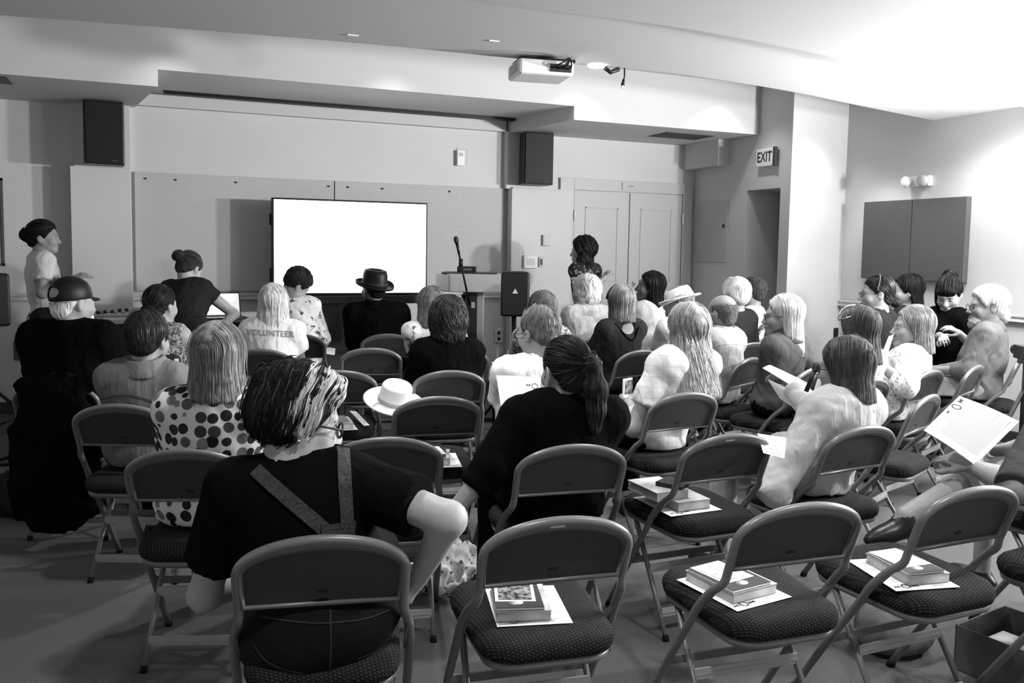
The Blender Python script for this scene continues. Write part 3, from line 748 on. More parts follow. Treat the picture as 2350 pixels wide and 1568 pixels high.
# ------------------------------------------------------------------ people: blended volumes meshed as one continuous surface
class Vol:
    def __init__(s): s.p = []
    def cap(s, a, b, ra, rb=None, k=.03, op='u', clip=(), flat=None):
        """Tapered limb from a to b; flat=(axis, ratio) squashes the section along axis."""
        s.p.append(('c', np.array(a, float), np.array(b, float), ra, ra if rb is None else rb, k, op, clip, flat)); return s
    def ell(s, c, r, R=None, k=.03, op='u', clip=()):
        s.p.append(('e', np.array(c, float), np.array(r, float), None if R is None else np.array(R, float), 0, k, op, clip, None)); return s
    @staticmethod
    def dist(p, X, Y, Z):
        kind, a, b, ra, rb, k, op, clip, flat = p
        if kind == 'c':
            qx, qy, qz = X - a[0], Y - a[1], Z - a[2]; ba = b - a; sc = 1.0
            if flat is not None:
                n = np.array(flat[0], float); n /= np.linalg.norm(n); f = 1 / flat[1] - 1
                dn = (qx * n[0] + qy * n[1] + qz * n[2]) * f
                qx, qy, qz = qx + n[0] * dn, qy + n[1] * dn, qz + n[2] * dn
                ba = ba + n * (ba @ n) * f; sc = .5 + .5 * flat[1]
            t = np.clip((qx * ba[0] + qy * ba[1] + qz * ba[2]) / max(ba @ ba, 1e-9), 0, 1)
            d = (np.sqrt((qx - ba[0] * t) ** 2 + (qy - ba[1] * t) ** 2 + (qz - ba[2] * t) ** 2) - (ra + (rb - ra) * t)) * sc
        else:
            qx, qy, qz = X - a[0], Y - a[1], Z - a[2]
            if ra is not None:
                R = ra
                qx, qy, qz = (qx * R[0][0] + qy * R[1][0] + qz * R[2][0], qx * R[0][1] + qy * R[1][1] + qz * R[2][1], qx * R[0][2] + qy * R[1][2] + qz * R[2][2])
            k0 = np.sqrt((qx / b[0]) ** 2 + (qy / b[1]) ** 2 + (qz / b[2]) ** 2)
            k1 = np.sqrt((qx / b[0] ** 2) ** 2 + (qy / b[1] ** 2) ** 2 + (qz / b[2] ** 2) ** 2)
            d = k0 * (k0 - 1) / np.maximum(k1, 1e-6)
            d = np.where(k0 < 1e-4, -b.min(), d)
        for o, n in clip:
            d = np.maximum(d, (X - o[0]) * n[0] + (Y - o[1]) * n[1] + (Z - o[2]) * n[2])
        return d
    @staticmethod
    def mix(D, d, k, op):
        if op == 'u':
            h = np.clip(.5 + .5 * (D - d) / k, 0, 1); return D + (d - D) * h - k * h * (1 - h)
        h = np.clip(.5 - .5 * (D + d) / k, 0, 1)
        return D + (-d - D) * h + k * h * (1 - h)
    def box(s, p):
        if p[0] == 'c':
            r = max(p[3], p[4]); return np.minimum(p[1], p[2]) - r, np.maximum(p[1], p[2]) + r
        r = p[2].max(); return p[1] - r, p[1] + r
    def eval(s, P):
        D = np.full(P.shape[:-1], .25)
        for p in s.p: D = s.mix(D, s.dist(p, P[..., 0], P[..., 1], P[..., 2]), p[5], p[6])
        return D
    def bounds(s):
        bs = [s.box(p) for p in s.p if p[6] == 'u']
        return np.min([b[0] for b in bs], 0), np.max([b[1] for b in bs], 0)
    def mesh(s, h, fine=(), warp=None, lo=None, hi=None):
        """Vertices and quads of the zero surface. fine: (lo, hi, step) boxes with a closer grid."""
        l0, h0 = s.bounds(); lo = l0 if lo is None else np.maximum(l0, lo); hi = h0 if hi is None else np.minimum(h0, hi)
        ax = []
        for i in range(3):
            c = [lo[i] - 2.3 * h]
            while c[-1] < hi[i] + 2.3 * h:
                st = h
                for f in fine:
                    if f[0][i] - .01 <= c[-1] <= f[1][i]: st = min(st, f[2])
                c.append(c[-1] + st)
            ax.append(np.array(c))
        nx, ny, nz = map(len, ax)
        D = np.full((nx, ny, nz), .25, np.float32)
        for p in s.p:
            b0, b1 = s.box(p); mg = p[5] + .02 + 2 * h
            sl = [slice(max(0, np.searchsorted(ax[i], b0[i] - mg) - 1), min(len(ax[i]), np.searchsorted(ax[i], b1[i] + mg) + 1)) for i in range(3)]
            if any(q.start >= q.stop for q in sl): continue
            X, Y, Z = ax[0][sl[0]][:, None, None], ax[1][sl[1]][None, :, None], ax[2][sl[2]][None, None, :]
            sl = tuple(sl)
            D[sl] = s.mix(D[sl], s.dist(p, X, Y, Z), p[5], p[6])
        if warp is not None:
            D += warp(ax[0][:, None, None], ax[1][None, :, None], ax[2][None, None, :]).astype(np.float32)
        return nets(D, ax)

def nets(D, ax):
    ins = D < 0
    c = np.zeros(tuple(n - 1 for n in D.shape), np.int8)
    cor = [(i, j, k) for i in (0, 1) for j in (0, 1) for k in (0, 1)]
    sh = lambda A, o: A[o[0]:A.shape[0] - 1 + o[0], o[1]:A.shape[1] - 1 + o[1], o[2]:A.shape[2] - 1 + o[2]]
    for o in cor: c += sh(ins, o)
    msk = (c > 0) & (c < 8)
    I = np.argwhere(msk); n = len(I)
    idx = np.full(c.shape, -1, np.int32); idx[msk] = np.arange(n)
    vals = {o: D[I[:, 0] + o[0], I[:, 1] + o[1], I[:, 2] + o[2]] for o in cor}
    acc = np.zeros((n, 3)); cnt = np.zeros(n)
    for a in cor:
        for d in range(3):
            if a[d]: continue
            b = list(a); b[d] = 1; b = tuple(b)
            da, db = vals[a], vals[b]; cr = (da < 0) != (db < 0)
            t = np.where(cr, da / np.where(cr, da - db, 1), 0)
            for e in range(3): acc[:, e] += np.where(cr, a[e] + (t if e == d else 0), 0)
            cnt += cr
    G = I + acc / cnt[:, None]
    V = np.stack([np.interp(G[:, i], np.arange(len(ax[i])), ax[i]) for i in range(3)], 1)
    Q = []
    for d in range(3):
        u, v = (d + 1) % 3, (d + 2) % 3
        s0 = [slice(None)] * 3; s1 = [slice(None)] * 3; s0[d] = slice(0, -1); s1[d] = slice(1, None)
        a, b = ins[tuple(s0)], ins[tuple(s1)]
        E = np.argwhere(a != b)
        E = E[(E[:, u] > 0) & (E[:, v] > 0) & (E[:, u] < c.shape[u]) & (E[:, v] < c.shape[v])]
        if not len(E): continue
        fl = a[E[:, 0], E[:, 1], E[:, 2]]
        def cell(du, dv):
            q = E.copy(); q[:, u] -= du; q[:, v] -= dv; return idx[q[:, 0], q[:, 1], q[:, 2]]
        q = np.stack([cell(1, 1), cell(0, 1), cell(0, 0), cell(1, 0)], 1)
        q[~fl] = q[~fl][:, ::-1]
        Q.append(q)
    return V, np.concatenate(Q) if Q else np.zeros((0, 4), int)

def folds(amp, freq, seed, ridge=.0):
    """Soft irregular cloth folds; ridge sharpens them into creases."""
    g = np.random.default_rng(seed)
    W = [(g.normal(size=3) * freq * s * np.array([1, 1, .7]), g.uniform(0, 6.28), a) for s, a in ((1, 1), (1.7, .7), (2.9, .45)) for _ in range(2)]
    def f(X, Y, Z):
        t = 0
        for k, ph, a in W:
            q = np.sin(X * k[0] + Y * k[1] + Z * k[2] + ph + 1.5 * np.sin(X * k[1] * .6 - Z * k[0] * .6 + Y * k[2] * .4))
            t = t + a * ((1 - ridge) * q + ridge * (1 - 2.2 * np.sqrt(np.abs(q) + .004)))
        return amp * t / 2
    return f

def npv(v): return np.array(v, float)

def ik(S, Wp, la, lb, pole):
    """Elbow or knee between S and the target; the target is pulled in when out of reach."""
    d = Wp - S; L = np.linalg.norm(d)
    if L > (la + lb) * .985: Wp = S + d / L * (la + lb) * .985; d = Wp - S; L = np.linalg.norm(d)
    if L < abs(la - lb) + .02: L = abs(la - lb) + .02
    u = d / max(np.linalg.norm(d), 1e-6); x = (la * la - lb * lb + L * L) / (2 * L); y = math.sqrt(max(la * la - x * x, 0))
    p = pole - u * (pole @ u); p /= max(np.linalg.norm(p), 1e-6)
    return S + u * x + p * y, Wp

class Head:
    """Local axes: x to the figure's right, y to the front, z up; origin midway between the ears."""
    def __init__(s, E, heading, pitch=0, tilt=0, scale=1.0):
        s.E = npv(E); s.s = scale
        s.R = np.array((Matrix.Rotation(heading, 3, 'Z') @ Matrix.Rotation(-math.radians(pitch), 3, 'X') @ Matrix.Rotation(math.radians(tilt), 3, 'Y')))
    def P(s, x, y, z): return s.E + s.R @ (np.array([x, y, z]) * s.s)
    def D(s, x, y, z): return s.R @ np.array([x, y, z], float)
    def local(s, V): return (V - s.E) @ s.R / s.s
    def clip(s, p, n):
        n = np.array(n, float); n /= np.linalg.norm(n); return (s.P(*p), s.R @ n)
    def ell(s, v, c, r, k=.02, op='u', clip=()): v.ell(s.P(*c), np.array(r) * s.s, s.R, k * s.s, op, clip)
    def cap(s, v, a, b, ra, rb=None, k=.02, op='u', clip=(), flat=None):
        v.cap(s.P(*a), s.P(*b), ra * s.s, (ra if rb is None else rb) * s.s, k * s.s, op, clip, None if flat is None else (s.R @ np.array(flat[0], float), flat[1]))

def head_volume(v, h, jaw=1.0, nose=1.0):
    h.ell(v, (0, -.014, .046), (.074, .095, .084), .03)
    h.ell(v, (0, .034, -.016), (.058 * jaw, .060, .072), .04)
    for s in (-1, 1):
        h.cap(v, (s * .052 * jaw, .004, -.028), (s * .012, .066, -.088), .018, .015, .035)
        h.ell(v, (s * .038, .064, -.024), (.026, .022, .024), .025)
    h.ell(v, (0, .071, -.088), (.020, .017, .017), .025)
    h.cap(v, (-.032, .080, .025), (.032, .080, .025), .011, None, .02)
    for s in (-1, 1): h.ell(v, (s * .031, .097, .004), (.016, .014, .012), .014, 's')
    for s in (-1, 1): h.ell(v, (s * .031, .078, .003), (.014, .012, .011), .006)
    h.cap(v, (0, .088, .014), (0, .112 * nose ** .3, -.027), .008, .0105, .012)
    for s in (-1, 1): h.ell(v, (s * .011, .099, -.032), (.009, .011, .008), .008)
    h.ell(v, (0, .091, -.055), (.022, .011, .0065), .008)
    h.ell(v, (0, .089, -.066), (.019, .011, .007), .008)
    h.cap(v, (-.02, .104, -.0605), (.02, .104, -.0605), .003, None, .006, 's')
    for s in (-1, 1):
        h.ell(v, (s * .076, -.010, .002), (.010, .019, .031), .008)
        h.ell(v, (s * .089, -.002, .004), (.009, .011, .018), .006, 's')

def hand_volume(v, Wr, d, n, side, curl=.5, sz=1.0, spread=.0):
    """Wr wrist, d towards the knuckles, n out of the palm, side +1/-1 puts the thumb on d x n."""
    d = d / np.linalg.norm(d); n = n - d * (n @ d); n = n / np.linalg.norm(n); s = np.cross(d, n) * side
    kn = []
    for i, (o, L) in enumerate(((.030, .92), (.010, 1.0), (-.010, .95), (-.028, .78))):
        b = Wr + (d * (.082 - .006 * abs(i - 1)) + s * o) * sz
        v.cap(Wr + (d * .018 + s * o * .55) * sz, b, .0125 * sz, .0105 * sz, .014)
        p = b; a = .0; dd = d + s * o * spread * 8
        for j, (l, r0, r1) in enumerate(((.042, .0095, .0085), (.026, .0085, .0076), (.021, .0076, .0065))):
            a += curl * (.75 + .12 * i) * (1.0 if j else .8)
            q = p + (dd * math.cos(a) + n * math.sin(a)) * l * L * sz
            v.cap(p, q, r0 * sz, r1 * sz, .003); p = q
    t0 = Wr + (d * .022 + s * .020 + n * .006) * sz
    t1 = t0 + (d * .028 + s * .026 + n * .012) * sz
    t2 = t1 + (d * .030 + s * .006 + n * (.010 + .018 * curl)) * sz
    t3 = t2 + (d * .022 - s * .010 * curl + n * .014 * curl) * sz
    v.cap(t0, t1, .0145 * sz, .0115 * sz, .012); v.cap(t1, t2, .0115 * sz, .0098 * sz, .003); v.cap(t2, t3, .0098 * sz, .008 * sz, .003)

# ------------------------------------------------------------------ hair
def cap_hair(v, h, t=.012, face=True, nape=True, k=.02, z=0):
    cl = [h.clip((0, .074, .074), (0, .85, -.53))] if face else []
    h.ell(v, (0, -.016, .048 + z), (.074 + t, .094 + t, .085 + t), k, 'u', cl)
    if nape: h.ell(v, (0, -.062, -.022), (.052 + t * .5, .040 + t, .050), .03)

def hair_volume(style, h, kw):
    v = Vol()
    if style == 'short':
        cap_hair(v, h, kw.get('t', .012), True, False)
        h.ell(v, (0, -.062, kw.get('nape', -.012)), (.054, .042, .042), .03)
        for s in (-1, 1): h.ell(v, (s * .092, .006, -.014), (.030, .036, .046), .008, 's')
    elif style == 'bald':
        h.ell(v, (0, -.018, .036), (.0775, .0965, .080), .01, 'u', [h.clip((0, 0, kw.get('top', .052)), (0, -.25, 1)), h.clip((0, .045, 0), (0, 1, 0))])
        h.ell(v, (0, -.058, -.02), (.056, .044, .05), .02)
        for s in (-1, 1): h.ell(v, (s * .090, .004, -.012), (.026, .034, .042), .008, 's')
    elif style in ('bob', 'long'):
        w, L, f = kw.get('w', .098), kw['L'], kw.get('flat', .95)
        cap_hair(v, h, kw.get('t', .014), True, False)
        cl = [h.clip((0, kw.get('front', .034), .0), (0, .97, -.22))]
        up = np.array([0, 0, 1.0])
        top = h.P(0, -.022, .035); bot = h.P(0, -.030, -.03); bot = bot - up * (L - .03) * h.s + h.D(0, 1, 0) * kw.get('push', 0.)
        cl2 = cl + [(bot, -up)]
        v.cap(top, bot, .084 * h.s, w * h.s, .02, 'u', cl2, (h.D(0, 1, 0), f))
        if kw.get('ear'):
            for s in kw['ear']: h.ell(v, (s * .095, .012, -.010), (.03, .034, .05), .01, 's')
    elif style == 'curly':
        w, L = kw.get('w', .105), kw.get('L', .08)
        cap_hair(v, h, kw.get('t', .03), True, False, .03)
        h.ell(v, (0, -.03, -.005), (w, .095, .09), .03, 'u', [h.clip((0, .03, 0), (0, .97, -.2))])
        h.ell(v, (0, -.05, -L * .8), (w * .85, .07, .05), .03, 'u', [h.clip((0, .03, 0), (0, .97, -.2))])
    elif style == 'tied':
        cap_hair(v, h, kw.get('t', .009))
        for s in (-1, 1): h.ell(v, (s * .090, .004, -.014), (.022, .028, .040), .006, 's')
        tie = kw.get('tie', (0, -.118, .03))
        if 'bun' in kw: h.ell(v, (tie[0], tie[1] - .012, tie[2]), kw['bun'], .012)
        pr = tie; r0 = kw.get('tr', .026)
        for i, q in enumerate(kw.get('tail', ())):
            r1 = r0 * (1.15 if i == 0 else .8); h.cap(v, pr, q, r0, r1, .02); pr, r0 = q, r1
    elif style == 'pile':
        cap_hair(v, h, .020, True, True, .03)
        for q in kw['lumps']: h.ell(v, q[0], q[1], .02)
    elif style == 'wild':
        cap_hair(v, h, .020, True, False)
        for q in kw['lumps']: h.ell(v, q[0], q[1], .03)
    for c, r in kw.get('extra', ()): h.ell(v, c, r, .02)
    return v

def make_hair(root, base, h, style, mats, kw, res, seed):
    v = hair_volume(style, h, kw)
    am = kw.get('rough', .0022)
    V, Q = v.mesh(res, warp=folds(am, 90, seed))
    g = np.random.default_rng(seed)
    n = kw.get('n', 420); Ls = kw.get('len', .13); steps = 12; wav = kw.get('wave', .0012); rad = kw.get('rad', .0016) * .78
    if len(V) == 0 or n == 0:
        me = fast_mesh('hair', V - base, Q); return link_mesh('hair', me, root, mats)
    n = int(n * 1.7); zl = h.local(V)[:, 2]; hiV = V[zl > np.quantile(zl, .62)]
    P = np.concatenate([V[g.integers(0, len(V), n // 2)], hiV[g.integers(0, len(hiV), n - n // 2)]]).copy()
    dwn = np.array([0, 0, -1.0])
    if 'tie' in kw or style == 'tied': tgt = h.P(*kw.get('tie', (0, -.118, .03)))
    else: tgt = None
    part = kw.get('part', 0.0)
    def grad(P):
        e = 2e-3; return np.stack([(v.eval(P + np.eye(3)[i] * e) - v.eval(P - np.eye(3)[i] * e)) / (2 * e) for i in range(3)], -1)
    pts = []; alive = np.ones(n, bool); L = g.uniform(.45, 1.1, n) * Ls / steps
    ph = g.uniform(0, 6.28, n); fr = g.uniform(.7, 1.3, n) * kw.get('freq', 28.)
    lift = np.where(g.random(n) < kw.get('fly', .02), g.uniform(.002, .010, n), g.uniform(-.0006, .0020, n))
    for st in range(steps):
        G = grad(P); G /= np.maximum(np.linalg.norm(G, axis=1, keepdims=True), 1e-6)
        P = P - G * np.clip(v.eval(P) - lift, -.01, .01)[:, None]
        side = np.cross(G, dwn); side /= np.maximum(np.linalg.norm(side, axis=1, keepdims=True), 1e-3)
        pts.append(P + side * (wav * np.sin(ph + fr * st * L))[:, None] + G * (wav * .7 * np.cos(ph + fr * st * L))[:, None])
        if tgt is not None:
            d = tgt - P; far = np.linalg.norm(d, axis=1, keepdims=True); d = np.where(far > .03, d, np.tile(dwn, (n, 1)))
            loc = h.local(P); low = ((loc[:, 1] < h.s * -.125) & (loc[:, 2] < .02))[:, None]
            d = np.where(low, dwn, d)
        else:
            d = np.tile(dwn, (n, 1)); loc = h.local(P)
            top = np.clip((loc[:, 2] - .06) / .06, 0, 1)[:, None]
            out = h.R @ np.array([1., 0, 0]); d = d + top * np.sign(loc[:, :1] - part) * out * 1.2 + top * h.D(0, -.5, 0) + h.D(0, kw.get('back', 0), 0)
        d = d - G * (d * G).sum(1, keepdims=True)
        d /= np.maximum(np.linalg.norm(d, axis=1, keepdims=True), 1e-4)
        P = P + d * L[:, None]
        if kw.get('wander'): P = P + g.normal(size=P.shape) * kw['wander'] * L[:, None]
    S = np.stack(pts, 1)                                   # n, steps, 3
    T = np.gradient(S, axis=1); T /= np.maximum(np.linalg.norm(T, axis=2, keepdims=True), 1e-6)
    ref = np.array([.3, .5, .81]); A = np.cross(T, ref); A /= np.maximum(np.linalg.norm(A, axis=2, keepdims=True), 1e-6); B = np.cross(T, A)
    sm = g.choice(3, n, p=kw.get('mix', (.4, .38, .22)))
    if kw.get('streak'):                                   # bold pale locks chosen by where they grow
        loc = h.local(S[:, steps // 2]); sm = np.where(kw['streak'](loc, g), 1, np.where(g.random(n) < .8, 0, 2))
    rr = (rad * g.uniform(.6, 1.4, n))[:, None] * np.sin(np.linspace(.25, math.pi - .12, steps))[None] ** .6 * (1 if not kw.get('streak') else np.where(sm == 1, 2.5, 1.0)[:, None])
    ring = np.stack([S + (A * math.cos(a) + B * math.sin(a)) * rr[..., None] for a in (0, 2.094, 4.189)], 2)  # n,steps,3,3
    SV = ring.reshape(-1, 3)
    i0 = (np.arange(n)[:, None] * steps + np.arange(steps - 1)[None]).ravel() * 3
    SQ = np.concatenate([np.stack([i0 + k, i0 + (k + 1) % 3, i0 + 3 + (k + 1) % 3, i0 + 3 + k], 1) for k in range(3)])
    mi = np.concatenate([np.zeros(len(Q), int), np.tile(np.repeat(sm, steps - 1), 3)])
    me = fast_mesh('hair', np.concatenate([V, SV]) - base, np.concatenate([Q, SQ + len(V)]), mi)
    return link_mesh('hair', me, root, mats)

# ------------------------------------------------------------------ glasses
def add_glasses(root, base, h, up=0.0, m=None, y=0.0, k=1.0):
    mb = MB(); T = lambda x, yy, z: Vector(h.P(x, yy + y, z + up) - base)
    for s in (-1, 1):
        mb.tube([T(s * .033 + .024 * math.cos(a), .103, .002 + .019 * math.sin(a)) for a in np.linspace(0, 6.28, 17)[:-1]], k * .0019, 6, closed=True)
        mb.tube([T(s * .057, .103, .008), T(s * .078, .085, .010), T(s * .083, .02, .012), T(s * .082, -.012, .010), T(s * .08, -.025, -.008)], k * .0019, 6)
    mb.tube([T(-.009, .103, .006), T(0, .106, .008), T(.009, .103, .006)], k * .0017, 6)
    return mb.build('glasses', m or M_BLACK2, root)

# ------------------------------------------------------------------ one person
AUTO = {k: .04 for k in ('CM', 'GM', 'DB', 'BG', 'R', 'S', 'T', 'U', 'W1', 'W2', 'W3', 'W4', 'PA1', 'PA2', 'PA3', 'X2', 'ZZ')}   # seats that follow the head above them
PEOPLE_LOG = []
def person(label, ear, seat=None, head=0, pitch=0, tilt=0, hs=.97, turn=None, sw=.155, girth=1.0, skin=None, hair=None, top=None, bottom=None,
           shoes=None, hands=(None, None), hip=None, elbows=(None, None), stand=False, knees=None, res=.011, faced=False, fine=None, curl=.55, lean=None,
           hip_fwd=.19, glasses=None, armscale=None, palms=(None, None), seed=None, legs=True, thumb=(1, 1), deep=1.0, hipz=.557, legdir=None, reach=.37, overflow=False):
    """ear: (px, py, depth) of the head centre; head/turn: headings in degrees from the view direction, positive to the picture's left."""
    seed = seed or (len(PEOPLE_LOG) * 17 + 5)
    skin = skin or M_SKIN
    E = npv(at(*ear)); sw = sw * .86
    A = math.radians(head) - YAW
    B = heading(seat) if turn is None and seat else math.radians(turn if turn is not None else head) - YAW
    f = np.array([-math.sin(B), math.cos(B), 0]); r = np.array([math.cos(B), math.sin(B), 0]); up = np.array([0, 0, 1.0])
    h = Head(E, A, pitch, tilt, hs)
    if seat in AUTO:
        c0 = E - f * (hip_fwd - AUTO[seat]); CHAIRS[seat] = (float(c0[0]), float(c0[1]), math.degrees(B), CHAIRS[seat][3])
    if hip is not None: H0 = npv(hip)
    else:
        sp = seat_pt(seat, hip_fwd); H0 = np.array([sp.x, sp.y, hipz])
    nk = E + h.D(0, -.016, 0) - up * .112 * hs - f * .012
    if lean is not None: nk = nk + npv(lean)
    U = nk - H0; L = np.linalg.norm(U); U = U / L
    fr = np.cross(U, r); fr /= np.linalg.norm(fr); fr = -fr if fr @ f < 0 else fr     # chest direction
    R3 = np.stack([r, fr, U], 1)
    PEOPLE_LOG.append((label[:30], round(float(L), 2), [round(float(q), 2) for q in E], [round(float(q), 2) for q in H0]))
    base = np.array([H0[0], H0[1], 0.0])
    root = thing('person', label, 'person', base)
    lf = f
    if legdir is not None: la_ = math.radians(legdir) - YAW; lf = np.array([-math.sin(la_), math.cos(la_), 0])
    ls = min(1.0, max(.82, L / .45)) if armscale is None else armscale
    la, lb = .275 * ls, .245 * ls
    S = [nk - U * .055 + r * s * sw for s in (-1, 1)]
    Wr = []; El = []
    for i, s in enumerate((-1, 1)):
        t = hands[i]
        if t is None: t = H0 + lf * .27 * min(1, reach / .34) + r * s * .085 + up * .10
        elif len(t) == 3 and not isinstance(t, np.ndarray) and abs(t[0]) > 20: t = npv(at(*t))
        else: t = npv(t)
        if elbows[i] is not None and abs(elbows[i][0]) > 20: El.append(npv(at(*elbows[i]))); Wr.append(t); continue
        pole = r * s * .45 - f * .12 - up * .9 if elbows[i] is None else (npv(elbows[i]) if np.linalg.norm(elbows[i]) < 3 else None)
        e, w_ = ik(S[i], t, la, lb, pole); El.append(e); Wr.append(w_)
    g = girth
    sit = []; back = []; hw = 1.18 if overflow else 1.0
    if seat and not stand:
        cx, cy, cdg, _ = CHAIRS[seat]; ca = math.radians(cdg); cr = np.array([math.cos(ca), math.sin(ca), 0]); cf = np.array([-math.sin(ca), math.cos(ca), 0]); cp = np.array([cx, cy, 0.])
        n_ = -cf - up * .37; n_ /= np.linalg.norm(n_)
        back = [(cp + cf * (.014 if overflow else .026) + up * .6, n_)]
        sit = back + [(np.array([0, 0, .493]), -up)] + ([(cp + cr * .170, cr), (cp - cr * .170, -cr)] if not (knees or overflow) else [])
    def torso(v, o, full=True):
        v.ell(H0 + U * .0, (.155 * g + o, (.115 * deep) * g + o, .105 + o), R3, .05, 'u', sit)
        v.ell(H0 + U * L * .38, (.135 * g + o, .100 * deep * g + o, .13 + o), R3, .06, 'u', back)
        v.ell(H0 + U * L * .68, (sw * .98 + .012 * g + o, .105 * deep + o, .145 + o), R3, .06, 'u', back)
        v.cap(S[0] + r * .02, S[1] - r * .02, .052 + o, None, .05)
    v = Vol(); head_volume(v, h)
    torso(v, -.014)
    v.cap(nk - U * .03, h.P(0, -.026, -.045), .056 * hs, .052 * hs, .03)
    for s, q in zip((-1, 1), S): v.cap(nk - U * .03, q, .040, .040, .05)
    fines = [(h.P(0, 0, .02) - .13, h.P(0, 0, .02) + .13, fine or res * .6)] if (faced or fine) else []
    for i, s in enumerate((-1, 1)):
        v.cap(S[i], El[i], .050 * g ** .5, .038 * g ** .5, .03); v.cap(El[i], Wr[i], .040 * g ** .5, .026, .02)
        d = Wr[i] - El[i]; d /= np.linalg.norm(d)
        if palms[i] is not None:
            dn, nn = palms[i]; dn = npv(dn); nn = npv(nn)
        else: dn, nn = d + f * .3, -up * .8 - r * s * .5
        hand_volume(v, Wr[i], dn, nn, -s * thumb[i], curl, .95)
        fines.append((Wr[i] - .09, Wr[i] + .09, (fine or res * .6)))
    # legs
    HJ = [H0 + r * s * .085 - up * .01 for s in (-1, 1)]
    if stand:
        KN = [H0 + r * s * .09 + f * .03 - up * (H0[2] - .06) * .48 for s in (-1, 1)]; AN = [np.array([H0[0] + r[0] * s * .10, H0[1] + r[1] * s * .10, .075]) for s in (-1, 1)]
    else:
        lr = np.array([lf[1], -lf[0], 0]); KN = [HJ[i] * .35 + (H0 + lr * s * .085 - up * .01) * .65 + lf * reach + lr * s * .035 + up * .004 for i, s in enumerate((-1, 1))]; AN = [KN[i] + lf * .02 + lr * s * .01 for i, s in enumerate((-1, 1))]
        for a in AN: a[2] = .075
    if knees:
        for i in (0, 1):
            if knees[i]: KN[i], AN[i] = npv(knees[i][0]), npv(knees[i][1])
    for i in (0, 1):
        v.cap(HJ[i], KN[i], .072 * g ** .5, .050, .02, 'u', sit[1:]); v.cap(KN[i], AN[i], .050, .036, .03)
        ft = (f if stand else lf) if not (knees and knees[i] and len(knees[i]) > 2) else npv(knees[i][2]) / np.linalg.norm(npv(knees[i][2]))
        v.cap(AN[i] - up * .02, AN[i] + ft * .05 - up * .02, .026, .020, .03)
    V, Q = v.mesh(res * 1.25, fines)
    me = fast_mesh('body', V - base, Q)
    link_mesh('body', me, root, [skin])
    if faced:
        mb = MB()
        for s in (-1, 1):
            eb = MB().lathe([(0, -.0115), (.006, -.0098), (.0098, -.006), (.0115, 0), (.0098, .006), (.006, .0098), (0, .0115)], 14)
            o = eb.build('eye', M_EYE, root, M=Matrix.Translation(Vector(h.P(s * .031, .0795, .003) - base)) @ Matrix(h.R).to_4x4() @ Matrix.Rotation(-math.pi / 2, 4, 'X') @ Matrix.Scale(hs, 4))
            ib = MB().lathe([(0, .0105), (.0055, .0105), (.0048, .0118), (0, .012)], 14)
            ib.build('iris', M_IRIS, o, M=Matrix.Translation(Vector(h.P(s * .031, .0795, .003) - base)) @ Matrix(h.R).to_4x4() @ Matrix.Rotation(-math.pi / 2, 4, 'X') @ Matrix.Scale(hs, 4))
            mb.tube([Vector(h.P(s * x, y, z) - base) for x, y, z in ((.014, .0935, .022), (.028, .093, .028), (.047, .080, .023))], [.0028, .0032, .0016], 6)
        mb.build('eyebrow', hair[1][2] if hair else M_DARK, root)
        lm = Vol(); h.ell(lm, (0, .0935, -.0555), (.020, .0095, .0055), .004); h.ell(lm, (0, .0918, -.0658), (.017, .0095, .0058), .004)
        lm.p[0] = lm.p[0]
        V, Q = lm.mesh(.003); link_mesh('lips', fast_mesh('lips', V - base, Q), root, [M_LIP])
    # clothes
    if top:
        tm, sl = top['m'], top.get('sleeve', 'short'); o = top.get('ease', .010)
        c = Vol(); torso(c, o)
        nr = top.get('neck', .064)
        for s, q in zip((-1, 1), S): c.cap(nk - U * .042, q, .044 + o, .045 + o, .05)
        for i, s in enumerate((-1, 1)):
            au = El[i] - S[i]; au /= np.linalg.norm(au); af = Wr[i] - El[i]; af /= np.linalg.norm(af)
            rs = .050 * g ** .5 + o
            if sl == 'none': continue
            if sl == 'short':
                cf = S[i] + (El[i] - S[i]) * top.get('cuff', .62)
                c.cap(S[i], cf, rs + .002, rs + top.get('flare', .006) - .004, .022, 'u', [(cf, au)])
            else:
                c.cap(S[i], El[i], rs, .042 * g ** .5 + o, .022)
                cf = El[i] + (Wr[i] - El[i]) * (.94 if sl == 'long' else .45)
                c.cap(El[i], cf, .042 * g ** .5 + o, .032 + o, .02, 'u', [(cf, af)])
        c.cap(nk - U * .03, nk + (E - nk) * .75, nr, nr * .95, .012, 's')
        if sl == 'none':
            for i, s in enumerate((-1, 1)): c.ell(S[i] + r * s * .055, (.06, .08, .10), R3, .015, 's')
        if top.get('scoop'): c.ell(nk - U * .02 - fr * .10, (top['scoop'], .06, .06), R3, .02, 's')
        if top.get('dress'):
            for i in (0, 1): c.cap(HJ[i], KN[i], .085 * g ** .5 + o, .075 + o, .02, 'u', sit[1:])
        hem = H0 + U * top.get('hem', -.07)
        lo = None if top.get('dress') else hem
        V, Q = c.mesh(res, (), folds(top.get('fold', .005) * 1.25, top.get('ffreq', 19), seed, top.get('ridge', .6)), None, None)
        so = link_mesh(top.get('name', 'shirt'), fast_mesh(top.get('name', 'shirt'), V - base, Q), root, [tm])
        if top.get('collar'):
            MM = frame_matrix(nk, r, z=U * .8 + up * .2); MM.translation = Vector(nk + U * .006 + fr * .010 - base)
            pr = [(.108, -.022), (.109, -.012), (.094, .012), (.079, .040), (.073, .046), (.067, .042), (.070, .01), (.085, -.024)]
            cm = MB(); cm.lathe(pr, 28); cm.build('collar', tm, so, M=MM)
